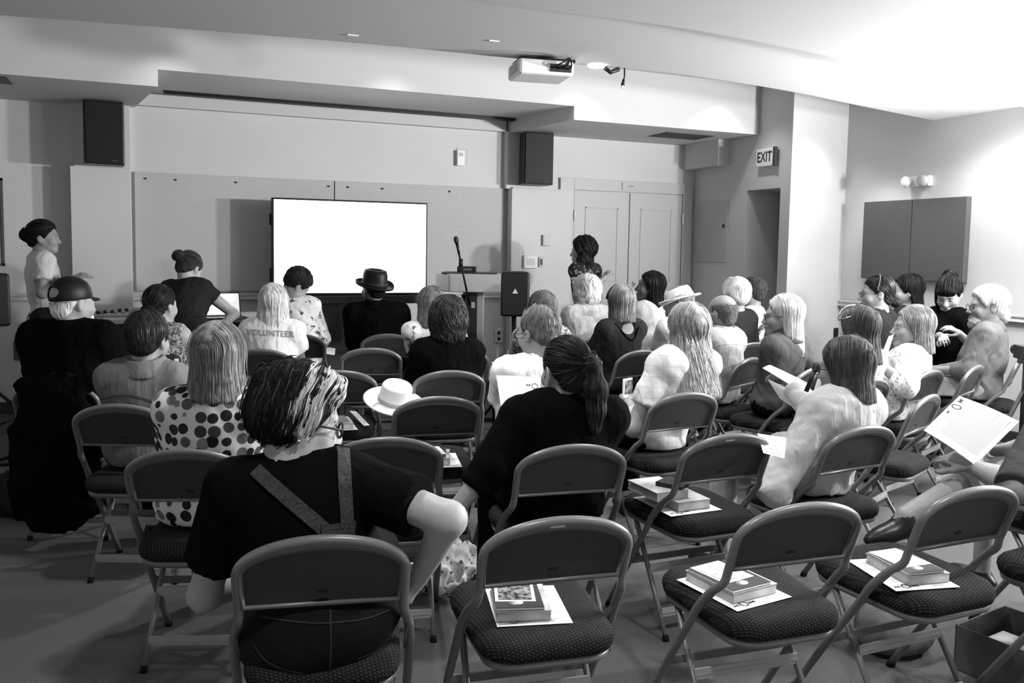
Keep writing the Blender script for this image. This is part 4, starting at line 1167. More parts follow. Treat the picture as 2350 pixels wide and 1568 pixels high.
    if bottom and legs:
        c = Vol()
        c.ell(H0 - U * .0, ((.150 * g + .006) * hw, (.112 * g * deep + .004) * hw, .104 * hw), R3, .05, 'u', back if overflow else sit)
        if overflow: c.ell(H0 + U * L * .38, (.135 * g + .020, .100 * deep * g + .010, .15), R3, .06, 'u', back + [(H0 + U * L * .5, U)]); c.ell(H0 - f * .070 - up * .04, (.196, .140, .120), R3, .03, 'u', [(np.array([0, 0, .585]), up)])
        for i in (0, 1):
            c.cap(HJ[i], KN[i], .078 * g ** .5 + .008, .060, .02, 'u', sit[1:])
            sh = KN[i] + (AN[i] - KN[i]) * bottom.get('len', .92)
            c.cap(KN[i], sh, .060, .052, .03, 'u', [(sh, (AN[i] - KN[i]) / np.linalg.norm(AN[i] - KN[i]))])
        if bottom.get('skirt'):
            for i in (0, 1): c.cap(HJ[i], KN[i], .10, .09, .09); c.cap(KN[i], KN[i] + (AN[i] - KN[i]) * .75, .09, .10, .09)
        V, Q = c.mesh(res * 1.2, (), folds(.004, 18, seed + 3, .5))
        nm = bottom.get('name', 'trousers')
        link_mesh(nm, fast_mesh(nm, V - base, Q), root, [bottom['m']])
    if legs:
        for i in (0, 1):
            c = Vol(); a = AN[i]; fw = (f if stand else lf) + r * (-.12 if i == 0 else .12)
            if knees and knees[i] and len(knees[i]) > 2: fw = npv(knees[i][2])
            fw = fw / np.linalg.norm(fw); sd = np.cross(fw, up)
            if np.linalg.norm(sd) < .1: sd = r
            sd /= np.linalg.norm(sd); uu = np.cross(sd, fw); RR = np.stack([sd, fw, uu], 1)
            c.ell(a + fw * .05 - uu * .035, (.044, .125, .038), RR, .02, 'u', [(a - uu * .066, -uu)]); c.cap(a - uu * .03, a - uu * .005, .040, .038, .03)
            V, Q = c.mesh(.012); link_mesh('shoe', fast_mesh('shoe', V - base, Q), root, [shoes or M_BLACK])
    if hair: make_hair(root, base, h, hair[0], hair[1], hair[2], hair[2].get('res', .0085 if res > .009 else .007), seed)
    if glasses is not None: add_glasses(root, base, h, **glasses)
    return dict(root=root, base=base, h=h, nk=nk, S=S, El=El, W=Wr, U=U, r=r, f=f, fr=fr, H0=H0, L=L, KN=KN, AN=AN, R3=R3)
# ------------------------------------------------------------------ the audience
C_BLACK = cloth('black_cloth', .0035)
C_CHAR = cloth('charcoal_cloth', .022)
C_DENIM = mat('dark_denim', .004, .85, .15, noise=(300, .5))
C_GREY = cloth('grey_cloth', .15)
C_LGREY = cloth('pale_grey_cloth', .36)
C_LIGHT = cloth('light_cloth', .55)
C_WHITE = cloth('white_cloth', .80)
C_MID = cloth('mid_grey_cloth', .07)
C_DOTS = ramp_mat('dotted_cloth', dots_build)
C_FLORAL = ramp_mat('floral_cloth', floral_build(58, .14, .74, .36, .47))
C_FLORALD = ramp_mat('small_print_cloth', floral_build(70, .06, .42))
C_FLORALW = ramp_mat('sparse_print_cloth', floral_build(22, .08, .78, .38, .43))
C_DARKPR = ramp_mat('dark_print_cloth', floral_build(30, .22, .008, .40, .46))
C_PLAID = ramp_mat('checked_cloth', plaid_build(.66, .50, .05))
TR_BLACK = dict(m=C_BLACK); TR_DENIM = dict(m=C_DENIM); TR_GREY = dict(m=C_MID)

P = {}
# near row
streak = lambda q, g: ((q[:, 0] > .0) & (np.abs(q[:, 1] - .018 - .10 * (q[:, 2] - .06) - .008 * np.sin(q[:, 2] * 60)) < .012)) | ((q[:, 1] + .25 * q[:, 2] > .078) & (q[:, 2] > .0)) | ((np.abs(q[:, 1] + .052 - .35 * q[:, 2]) < .0055) & (q[:, 2] > -.0)) | ((np.abs(q[:, 1] + .008) < .003) & (q[:, 2] > .02))
P['dung'] = person('person in black tee and dungarees, streaked hair, looking right, hand on hip', (684, 968, 2.12), 'B', head=-66, pitch=14, tilt=0, hs=.98, turn=8, sw=.175, girth=1.12,
    skin=M_SKINL, top=dict(m=C_BLACK, cuff=.66, flare=.016, fold=.003), bottom=dict(m=C_DENIM, name='dungarees'), res=.010, faced=True, fine=.0052, hip_fwd=.155, overflow=True, deep=1.12,
    hands=((575, 1340, 2.42), (962, 1322, 2.13)), elbows=((470, 1365, 2.2), (1030, 1192, 2.02)), palms=(None, ((-.15, .75, -.6), (-.9, -.1, .1))), curl=.75,
    hair=('wild', H_STREAK, dict(lumps=[((0, -.075, .02), (.075, .06, .075)), ((0, -.04, -.015), (.080, .055, .045)), ((.02, .035, .105), (.055, .05, .035)), ((-.02, -.06, .09), (.06, .06, .05))],
        n=2000, len=.12, wave=.004, freq=42, rad=.0014, back=-.35, fly=.10, streak=streak, rough=.007, res=.006)),
    glasses=dict(m=M_DARK, k=1.7), shoes=M_BLACK, thumb=(1, 1))
P['dots'] = person('person with a sleek blond bob in a dotted top, second row at left', (503, 830, 2.92), 'D', head=2, hs=.98, sw=.165, girth=1.12, top=dict(m=C_DOTS, sleeve='half', dress=True, name='dotted_dress', fold=.003),
    bottom=TR_BLACK, res=.010, hair=('bob', H_FAIR, dict(L=.125, w=.101, n=900, len=.20, rad=.0016, wave=.0008, res=.007)), skin=M_SKIN, shoes=M_GREYPL)
P['pony'] = person('person in black with a dark ponytail and a face-mask loop behind the ear', (1297, 858, 3.1), 'I', head=28, pitch=6, hs=.99, sw=.195, girth=1.3, top=dict(m=C_BLACK, sleeve='half', ease=.02), bottom=TR_BLACK,
    res=.010, fine=.007, hands=((1035, 1180, 2.92), None), elbows=((1128, 1072, 2.98), None),
    hair=('tied', H_DARK, dict(tie=(.035, -.118, .035), bun=(.032, .03, .036), tail=[(.045, -.135, -.05), (.045, -.128, -.13), (.04, -.120, -.19)], tr=.034, n=700, len=.14, rad=.0016, wave=.002, res=.006)))
P['sheet'] = person('person with a grey bob and glasses in a pale shirt, holding a sheet of paper', (1940, 852, 3.42), 'K', head=44, pitch=4, hs=1.0, sw=.165, girth=1.05, top=dict(m=C_LIGHT, sleeve='long', ease=.016, collar=True, hem=-.1, fold=.006),
    bottom=dict(m=C_LGREY), res=.010, fine=.007, hands=((1793, 1022, 3.5), (1815, 885, 3.8)), elbows=((1778, 1125, 3.3), (1900, 985, 3.62)), curl=.8, skin=M_SKIN,
    hair=('bob', hairmats('grey_brown', .10, .7), dict(L=.115, w=.094, n=800, len=.19, rad=.0016, wave=.001, res=.007)), glasses=dict(m=M_BLACK2))
P['check'] = person('person with very long wavy blond hair in a pale checked shirt', (1577, 762, 4.2), 'J', head=20, hs=1.0, sw=.165, girth=1.05, top=dict(m=C_PLAID, hem=-.1, cuff=.62, fold=.005), bottom=TR_BLACK, res=.011,
    hands=((1442, 918, 4.35), None), elbows=((1452, 985, 4.08), None), skin=M_SKIN,
    hair=('long', H_BLOND, dict(L=.305, w=.142, flat=.70, t=.020, push=-.045, n=1300, len=.30, rad=.0018, wave=.006, freq=34, res=.0085)))
P['boy'] = person('short-haired person in a grey shirt at left, seen from behind', (339, 786, 3.63), 'C', head=-6, hs=.97, sw=.160, girth=1.05, top=dict(m=C_GREY, collar=True, fold=.005, ease=.014), bottom=TR_DENIM, res=.010, fine=.007,
    hair=('short', H_DARK, dict(n=600, len=.08, rad=.0015, t=.013, res=.007)))
P['cap'] = person('bearded man in a black cap and black jacket at far left', (167, 700, 4.15), 'CM', head=-30, pitch=2, hs=1.0, sw=.185, girth=1.3, top=dict(m=C_BLACK, sleeve='long', ease=.03, collar=True, name='jacket'), bottom=TR_BLACK, res=.011, fine=.008, faced=True,
    hair=('bald', H_WHITE, dict(top=.03, n=250, len=.06)), skin=M_SKINL)
P['curl'] = person('person in a black top with a dark curly bob, mid room', (1028, 742, 4.78), 'L', head=8, hs=1.0, sw=.160, girth=1.15, top=dict(m=C_BLACK, sleeve='long', ease=.018), bottom=TR_BLACK, res=.011,
    hands=((934, 910, 4.78), None), elbows=((950, 880, 4.9), None), hair=('curly', hairmats('curly_brown', .03, .95), dict(w=.104, L=.085, n=1100, mix=(.25, .5, .25), len=.13, wave=.007, freq=60, rad=.0017, rough=.007, wander=.4)))
P['specs'] = person('grey-haired man in a white tee and dark glasses, mid room', (1236, 770, 3.78), 'GM', head=40, legdir=-4, pitch=3, hs=.98, sw=.18, girth=1.25, top=dict(m=C_WHITE, fold=.005, flare=.012, ease=.014), bottom=TR_DENIM, res=.010, fine=.006,
    hair=('short', H_SALT, dict(n=2000, len=.05, rad=.0013, t=.007, res=.007, rough=.003, nape=0)), glasses=dict(m=M_BLACK2), skin=M_SKIN)
P['vol'] = person('white-haired person in a white volunteer tee, left of centre', (628, 700, 5.58), 'O', head=2, hs=1.0, sw=.17, girth=1.1, top=dict(m=C_WHITE, fold=.005, flare=.012), bottom=TR_GREY, res=.012,
    hair=('bob', H_WHITE, dict(L=.20, w=.125, flat=.75, n=600, len=.22, rad=.002, wave=.002)))
P['lean'] = person('dark-haired man leaning forward in a pale printed shirt beside the volunteer', (680, 655, 6.55), 'P', legdir=22, reach=.3, head=-52, pitch=40, tilt=14, hs=1.0, sw=.145, top=dict(m=C_FLORALW, sleeve='half'), bottom=TR_GREY, res=.012,
    hair=('short', H_DARK, dict(n=350, len=.06, rough=.004, t=.018)))
P['fed'] = person('man in a black fedora and black suit before the display', (857, 668, 6.6), 'NN', head=42, pitch=-4, hs=1.0, sw=.205, girth=1.3, top=dict(m=C_BLACK, sleeve='long', ease=.022, collar=True, name='jacket'), bottom=TR_BLACK, res=.012, fine=.009, faced=True,
    hair=('short', H_BLACK, dict(n=200, len=.05, t=.008)), skin=M_SKIND)
P['print'] = person('person with straight fair hair in a printed white blouse behind the curly-haired listener', (988, 705, 5.75), 'Q', head=14, hs=1.0, turn=12, sw=.165, girth=1.1, top=dict(m=C_FLORALW), bottom=TR_GREY, res=.012, hip_fwd=.25,
    hair=('bob', hairmats('fair_grey', .15, .6), dict(L=.13, w=.096, n=500, len=.18, rad=.002)))
P['bun'] = person('person with a low dark bun in a sleeveless printed top, behind the long table', (369, 706, 4.95), 'DB', head=-18, hs=.97, sw=.150, girth=1.0, top=dict(m=C_FLORALD, sleeve='none', fold=.002), bottom=TR_GREY, res=.011, skin=M_SKINL,
    hair=('tied', H_DARK, dict(tie=(0, -.105, -.015), bun=(.042, .030, .034), n=420, len=.12, rad=.0017)))
P['backg'] = person('person with flat brown hair partly hidden by the grey-haired man', (1243, 716, 5.6), 'BG', head=26, hs=1.0, sw=.16, top=dict(m=C_FLORALD, sleeve='half'), bottom=TR_BLACK, res=.013,
    hair=('bob', hairmats('flat_brown', .09, .5), dict(L=.12, w=.095, n=350, len=.18, rad=.002)))
P['wcurl'] = person('person with short white curls in a pale satin jacket', (1343, 674, 6.6), 'R', head=48, hs=1.02, sw=.155, girth=1.05, top=dict(m=C_LIGHT, sleeve='long', collar=True, fold=.009, ease=.018, name='jacket'), bottom=TR_BLACK, res=.012, fine=.009,
    hair=('curly', H_WHITE, dict(w=.088, L=.045, t=.022, n=420, len=.09, wave=.006, freq=60, rad=.0022, rough=.006)))
P['band'] = person('person with grey-blond hair held by a dark hair band, black open-back top', (1424, 700, 5.8), 'S', head=14, hs=1.0, sw=.165, girth=1.05, top=dict(m=C_CHAR, sleeve='half', scoop=.09), bottom=TR_BLACK, res=.012, skin=M_SKIN,
    hair=('bob', H_FAIR, dict(L=.11, w=.092, n=500, len=.17, rad=.0018)))
P['smile'] = person('smiling person with long dark hair in a white top, face turned left', (1492, 662, 6.9), 'W1', head=86, pitch=-8, hs=1.02, sw=.14, turn=40, legdir=10, reach=.3, top=dict(m=C_WHITE, sleeve='half'), bottom=TR_BLACK, res=.012, faced=True, fine=.007, skin=M_SKIND,
    hair=('long', H_BLACK, dict(L=.17, w=.09, n=320, len=.2, rad=.0022)))
P['whiteh'] = person('person in a white brimmed hat half hidden by the long blond hair', (1556, 700, 6.2), 'W2', head=58, turn=30, legdir=8, hs=.98, sw=.15, top=dict(m=C_WHITE, sleeve='half'), bottom=TR_BLACK, res=.013,
    hair=('short', H_GREY, dict(n=150)))
P['baldm'] = person('balding man in a light shirt right of the long blond hair', (1655, 724, 5.45), 'T', head=40, legdir=45, reach=.3, hs=1.0, sw=.178, girth=1.25, top=dict(m=C_LGREY, collar=True, fold=.006, ease=.016), bottom=TR_BLACK, res=.011, fine=.008,
    hair=('bald', H_STUB, dict(n=1800, len=.018, rad=.0010, top=.118, rough=.0006)), glasses=dict(m=M_WHITE))
P['vest'] = person('white-haired person in a dark knitted vest near the alcove', (1686, 682, 6.4), 'W3', head=38, hs=1.04, sw=.155, turn=30, legdir=0, top=dict(m=C_CHAR, sleeve='half', neck=.07), bottom=TR_BLACK, res=.012,
    hair=('short', H_WHITE, dict(n=350, t=.018, len=.08)))
P['young'] = person('young person in a white shirt beside the alcove door', (1724, 676, 7.1), 'W4', head=62, hs=1.04, sw=.14, hands=((1738, 764, 6.82), None), turn=60, top=dict(m=C_WHITE), bottom=TR_BLACK, res=.012, fine=.008,
    hair=('short', H_BROWN, dict(n=350, len=.07, t=.014)), skin=M_SKIN)
P['pale'] = person('person in glasses and dark sweater, long pale hair over the shoulder, profile left', (1797, 730, 5.05), 'U', head=80, legdir=-30, reach=.3, hs=1.02, sw=.16, turn=42, top=dict(m=C_MID, sleeve='long', collar=True), bottom=TR_BLACK, res=.011, faced=True, fine=.006, skin=M_SKIN,
    hair=('long', hairmats('pale_blond', .5, .4), dict(L=.215, w=.098, flat=1.0, front=.012, n=600, len=.26, rad=.002)), glasses=dict(m=M_DARK))
P['sung'] = person('person with glasses pushed up on brown hair, white shirt', (1970, 762, 4.5), 'V', head=22, legdir=-22, reach=.31, hs=1.0, sw=.155, top=dict(m=C_WHITE), bottom=TR_GREY, res=.011,
    hair=('bob', H_BROWN, dict(L=.16, w=.105, n=600, len=.2, rad=.0018)))
P['floral'] = person('person with a grey bob in a floral blouse, profile left', (2094, 757, 5.0), 'Wc', head=84, legdir=12, hands=((2024, 840, 4.82), None), elbows=((2080, 885, 4.72), None), pitch=-3, hs=1.04, sw=.165, girth=1.15, turn=58, top=dict(m=C_FLORAL, sleeve='half', hem=-.12, ease=.016), bottom=TR_BLACK, res=.010, faced=True, fine=.0055, skin=M_SKIN,
    hair=('bob', H_GREY, dict(L=.125, w=.096, front=.02, n=650, len=.19, rad=.0018)))
P['thin'] = person('person in thin glasses and charcoal top by the right wall, profile left', (2012, 678, 5.8), 'PA1', head=80, hs=1.0, sw=.15, turn=45, legdir=30, top=dict(m=C_CHAR, sleeve='half'), bottom=TR_BLACK, res=.011, faced=True, fine=.0065, skin=M_SKINL,
    hair=('tied', H_DARK, dict(tie=(0, -.112, -.05), bun=(.03, .03, .03), n=350)), glasses=dict(m=M_DARK))
P['wave'] = person('dark-haired person under the left acoustic panel, profile left', (2082, 672, 6.95), 'PA2', head=74, hs=1.11, sw=.155, turn=40, legdir=25, reach=.32, top=dict(m=C_CHAR, sleeve='half'), bottom=TR_BLACK, res=.011, faced=True, fine=.0065, skin=M_SKIN,
    hair=('bob', H_BLACK, dict(L=.10, w=.092, front=-.012, n=350)))
P['fringe'] = person('person with a dark fringe and black cardigan looking down, under the acoustic panel', (2178, 678, 6.4), 'PA3', head=140, pitch=26, hs=1.06, sw=.155, turn=110, legdir=102, reach=.31, top=dict(m=C_BLACK, sleeve='half', name='cardigan'), bottom=TR_BLACK, res=.011, faced=True, fine=.0065, skin=M_SKINL,
    hands=((2200, 765, 6.15), (2165, 775, 6.1)),
    hair=('tied', H_BLACK, dict(t=.014, tie=(0, -.06, .13), bun=(.05, .05, .035), extra=[((0, .078, .055), (.062, .018, .032)), ((.075, .02, -.03), (.016, .03, .07))], n=300)))
P['elder'] = person('white-haired bearded man in glasses and a grey shirt at right, profile left', (2266, 707, 5.8), 'X2', head=80, hs=1.1, sw=.18, girth=1.25, turn=55, legdir=62, reach=.29, top=dict(m=C_GREY, sleeve='half', collar=True, ease=.018, fold=.006), bottom=dict(m=C_LGREY), res=.010, faced=True, fine=.006, skin=M_SKIN,
    hair=('short', H_WHITE, dict(t=.020, n=450, len=.09, extra=[((0, -.09, -.05), (.06, .035, .05))])), glasses=dict(m=M_GREYP))
# standing
P['left'] = person('person with a dark bun in a white tee standing at far left', (101, 548, 6.45), None, head=-78, hs=1.0, sw=.150, turn=-50, stand=True, hip=tuple(at(108, 735, 6.45)), top=dict(m=C_LIGHT, fold=.004), bottom=dict(m=C_CHAR, skirt=True, name='skirt'), res=.011, faced=True, fine=.0065, skin=M_SKIN,
    hands=((150, 645, 6.3), (165, 640, 6.28)), hair=('tied', H_BLACK, dict(tie=(0, -.115, .025), bun=(.05, .045, .05), t=.016, n=350)), armscale=.95)
P['bend'] = person('person in a dark tee bending over the laptop at the long table', (433, 620, 6.35), None, head=-18, pitch=35, hs=1.0, sw=.165, turn=-10, stand=True, hip=tuple(at(425, 765, 6.1)), top=dict(m=C_CHAR, cuff=.35), bottom=dict(m=C_LGREY), res=.011, fine=.008, skin=M_SKINL,
    hands=(tuple(at(440, 752, 6.5)), tuple(at(494, 765, 6.2))), hair=('tied', hairmats('streaked_brown', .03, .95), dict(tie=(-.03, -.115, .045), bun=(.05, .035, .045), n=450)), armscale=1.0)
P['talk'] = person('person with very long black curls standing by the double door, talking', (1337, 580, 7.85), None, head=72, hs=1.0, sw=.150, turn=45, stand=True, hip=tuple(at(1348, 722, 7.85)), top=dict(m=C_DARKPR, sleeve='half'), bottom=TR_BLACK, res=.011, faced=True, fine=.0065, skin=M_SKIN,
    hands=((1385, 640, 7.7), (1340, 650, 7.7)), hair=('long', H_BLACK, dict(L=.30, w=.15, flat=.7, t=.03, front=.05, n=600, len=.25, wave=.008, freq=60, rad=.0024, rough=.008)), armscale=.95)
# cut off at the right edge
P['edge'] = person('person cut off at the right edge with bare shin and rolled cuff, holding a sheet', (2500, 775, 3.2), 'ZZ', head=45, hs=1.05, sw=.17, girth=1.2, turn=30, top=dict(m=C_MID, fold=.005, cuff=1.0, ease=.014), bottom=dict(m=C_LIGHT, len=.14), res=.010, fine=.007, skin=M_SKIN,
    hands=((2228, 1070, 3.02), None), elbows=((2335, 1125, 2.82), None), palms=(((-.35, .8, .25), (.2, .4, -.6)), None), knees=((tuple(at(2235, 1100, 3.1)), tuple(at(2078, 1186, 3.02)), tuple(at(1975, 1225, 3.0) - at(2078, 1186, 3.02))), None), curl=.95, armscale=.95, shoes=M_BLACK2, hair=('short', H_BROWN, dict(n=300, t=.014)))
for q in PEOPLE_LOG: print(q)
for q in PEOPLE_LOG: pass
place_chairs()

# ------------------------------------------------------------------ worn things
def child(root, name):
    return next(c for c in root.children if c.name.split('.')[0] == name)

def bvh_of(o):
    return BVHTree.FromPolygons([v.co for v in o.data.vertices], [tuple(p.vertices) for p in o.data.polygons])

def head_part(p, name, mb, mats, extra=Matrix.Identity(4)):
    h = p['h']; MM = Matrix(h.R).to_4x4(); MM.translation = Vector(h.E - p['base'])
    return mb.build(name, mats, p['root'], M=MM @ Matrix.Scale(h.s, 4) @ extra)

def vol_part(p, name, v, mats, res=.006, warp=None):
    V, Q = v.mesh(res, (), warp); return link_mesh(name, fast_mesh(name, V - p['base'], Q), p['root'], mats)

def brimmed_hat(p, m, bandm, name, tilt, crown=.095, brim=.155, z0=.05, pinch=.02):
    mb = MB(); seg = 36; vs = []; fs = []
    prof = [(.0, -.004), (.085, -.004), (.11, -.005), (.14, 0), (brim, .010), (brim, .014), (.14, .004), (.105, .001), (.094, .006), (.093, .03), (.089, crown * .7), (.078, crown * .96), (.06, crown), (.03, crown - pinch), (0, crown - pinch)]
    for r, z in prof:
        for k in range(seg):
            a = 2 * math.pi * k / seg; x, y = r * math.cos(a), r * 1.18 * math.sin(a)
            zz = z + (0.02 * math.sin(a) if r > .12 else 0) - (.018 * abs(math.cos(a)) ** 6 * -1 if r > .14 else 0)
            vs.append((x, y - .014, zz))
    for i in range(len(prof) - 1):
        for k in range(seg): fs.append((i * seg + k, i * seg + (k + 1) % seg, (i + 1) * seg + (k + 1) % seg, (i + 1) * seg + k))
    mb.add(vs, fs, 0, True)
    T = Matrix.Translation((0, 0, z0)) @ Matrix.Rotation(math.radians(tilt), 4, 'X')
    o = head_part(p, name, mb, [m], T)
    bd = MB(); bd.tube([(.0945 * math.cos(a), .0945 * 1.18 * math.sin(a) - .014, .016) for a in np.linspace(0, 2 * math.pi, 37)[:-1]], .010, 6, closed=True, flat=(.3, 1))
    b = head_part(p, 'hat_band', bd, [bandm], T); b.parent = o
    return o

brimmed_hat(P['fed'], M_BLACK, M_DARK, 'fedora', 3, crown=.125, brim=.142, z0=.045, pinch=.026)
brimmed_hat(P['whiteh'], C_WHITE, C_LGREY, 'sun_hat', -24, crown=.085, brim=.132, z0=.035, pinch=.008)
# cap with an arched opening
p = P['cap']; h = p['h']; v = Vol()
h.ell(v, (0, -.014, .05), (.083, .104, .092), .01, 'u', [h.clip((0, 0, .028), (0, .10, -1))])
h.ell(v, (0, -.118, .062), (.044, .048, .026), .006, 's')
h.ell(v, (0, .088, .028), (.058, .045, .011), .015)
vol_part(p, 'cap', v, [M_BLACK], .0055)
v = Vol(); h.ell(v, (0, .052, -.075), (.05, .05, .055), .02); h.ell(v, (0, .075, -.10), (.03, .025, .035), .02)
vol_part(p, 'beard', v, [H_WHITE[0]], .007, folds(.003, 90, 3))
p = P['elder']; h = p['h']; v = Vol(); h.ell(v, (0, .060, -.080), (.046, .042, .045), .02); h.ell(v, (0, .080, -.105), (.028, .025, .03), .02)
vol_part(p, 'beard', v, [H_GREY[1]], .007, folds(.003, 90, 4))
# hair band, glasses on the hair, mask
p = P['band']; head_part(p, 'hair_band', MB().tube([(.092 * math.cos(a), .028 - .02 * math.sin(a), .035 + .108 * math.sin(a)) for a in np.linspace(.05, 3.09, 25)], .009, 8, flat=(1.3, .6)), [M_BLACK])
p = P['band']; pts = [p['S'][0] + p['U'] * .06 - p['fr'] * .05 + p['r'] * .03, p['nk'] - p['U'] * .10 - p['fr'] * .115, p['S'][1] + p['U'] * .06 - p['fr'] * .05 - p['r'] * .03]
MB().tube([Vector(q - p['base']) for q in smooth_path(pts, 6) for q in [np.array(q)]], .012, 8, flat=(1, .5)).build('strap', C_BLACK, p['root'])
p = P['sung']; head_part(p, 'glasses_on_hair', MB().tube([(.096 * math.cos(a), .05, .055 + .085 * math.sin(a)) for a in np.linspace(.1, 3.04, 21)], .004, 6).tube([(.09, .05, .06), (.085, -.03, .085)], .004, 6).tube([(-.09, .05, .06), (-.085, -.03, .085)], .004, 6), [M_CHROME])
p = P['thin']; head_part(p, 'hair_band', MB().tube([(.088 * math.cos(a), .02 - .03 * math.sin(a), .03 + .112 * math.sin(a)) for a in np.linspace(.05, 3.09, 21)], .005, 6), [M_GREYP])
p = P['pony']; h = p['h']; v = Vol(); h.ell(v, (0, .058, -.045), (.063, .068, .056), .02, 'u', [h.clip((0, .045, 0), (0, -1, .25))])
mk = vol_part(p, 'face_mask', v, [M_PAPER], .006)
for s in (-1, 1):
    lo = head_part(p, 'ear_loop', MB().tube(smooth_path([(s * .060, .055, -.022), (s * .074, .02, .004), (s * .084, -.012, .028), (s * .088, -.030, .010), (s * .078, -.010, -.028), (s * .060, .040, -.068)], 5), .0022, 6), [M_WHITE]); lo.parent = mk
for q, zz in ((P['dung'], -.034), (P['boy'], -.034)):
    head_part(q, 'earring', MB().lathe([(0, -.006), (.004, -.004), (.0055, 0), (.004, .004), (0, .006)], 10), [M_CHROME], Matrix.Translation((-.083 if q is P['boy'] else .083, -.006, zz)))

def on_cloth(p, part, pix, off=.004, ret_n=False):
    """Points on a garment seen through the given pixels, in the person's coordinates."""
    o = child(p['root'], part) if isinstance(part, str) else part
    t = bvh_of(o); c = Vector((0, 0, CAM_H)) - Vector(p['base']); out = []
    for px, py in pix:
        d = (at(px, py, 1) - Vector((0, 0, CAM_H))).normalized(); hit = t.ray_cast(c, d)
        if hit[0] is not None: out.append((hit[0] + hit[1] * off * (1 if hit[1].dot(d) < 0 else -1), hit[1]))
    return out

def ribbon(pts, w, t=.0025):
    """Strap following (point, normal) samples."""
    P_ = [q for q, n in pts]; Ns = [n.normalized() for q, n in pts]; mb = MB(); vs = []
    for i, q in enumerate(P_):
        d = (P_[min(i + 1, len(P_) - 1)] - P_[max(i - 1, 0)]).normalized(); s = d.cross(Ns[i]).normalized()
        vs += [q - s * w / 2, q + s * w / 2, q + s * w / 2 + Ns[i] * t, q - s * w / 2 + Ns[i] * t]
    n = len(P_); fs = []
    for i in range(n - 1):
        for k in range(4): fs.append((i * 4 + k, i * 4 + (k + 1) % 4, i * 4 + 4 + (k + 1) % 4, i * 4 + 4 + k))
    fs += [(3, 2, 1, 0), tuple(range(n * 4 - 4, n * 4))]
    return mb.add(vs, fs, 0, False)

M_STRAP = mat('faded_denim', .045, .85, .1, noise=(160, .5))
p = P['dung']; dg_ = child(p['root'], 'dungarees')
for a, b in (((588, 1080), (752, 1222)), ((786, 1032), (796, 1222))):
    pts = on_cloth(p, 'shirt', [(a[0] + (b[0] - a[0]) * t, a[1] + (b[1] - a[1]) * t) for t in np.linspace(0, 1, 12)], .005)
    if len(pts) > 3: ribbon(pts, .033).build('shoulder_strap', M_STRAP, p['root'])
pts = on_cloth(p, 'shirt', [(774, y) for y in np.linspace(1200, 1275, 8)], .007)
if len(pts) > 3: ribbon(pts, .085).build('back_yoke', M_STRAP, p['root'])

for pix in ([(758, 1402), (760, 1470), (757, 1545)], [(583, 1480), (610, 1515), (650, 1535), (695, 1545)], [(818, 1512), (870, 1490), (905, 1460), (922, 1425)], [(600, 1415), (680, 1428), (757, 1430), (840, 1420), (905, 1395)]):
    pts = on_cloth(p, 'dungarees', [tuple(q)[:2] for q in smooth_path([(x, y, 0) for x, y in pix], 5)], .002)
    if len(pts) > 4: ribbon(pts, .004, .0008).build('seam', mat('denim_stitch', .03, .9, .05), dg_)
# stitched yoke seams
for key, pix in (('boy', [(214, 925), (240, 915), (270, 909), (301, 908), (340, 918), (372, 933)]), ('baldm', [(1640, 795), (1665, 790), (1700, 790), (1730, 800)])):
    pts = on_cloth(P[key], 'shirt', [tuple(q)[:2] for q in smooth_path([(x, y, 0) for x, y in pix], 4)], .002)
    if len(pts) > 4: ribbon(pts, .006, .001).build('yoke_seam', C_MID if key == 'boy' else C_LGREY, child(P[key]['root'], 'shirt'))
# lettering on the volunteer's back
p = P['vol']; sh = child(p['root'], 'shirt'); t = bvh_of(sh)
vs, fs = text_faces('VOLUNTEER', .055, True)
c0 = at(618, 764, 5.2); rx = (at(675, 770, 5.2) - at(575, 765, 5.2)).normalized(); uz = Vector((0, 0, 1)); dd = (at(625, 768, 6) - c0).normalized()
hv = []
for q in vs:
    o_ = c0 + rx * q.x + uz * q.y - Vector(p['base']); hit = t.ray_cast(o_ - dd * .3, dd)
    hv.append((hit[0] if hit[0] is not None else o_) - dd * .004)
MB().add(hv, fs).build('lettering', mat('faded_print', .36, .9, .1), sh)

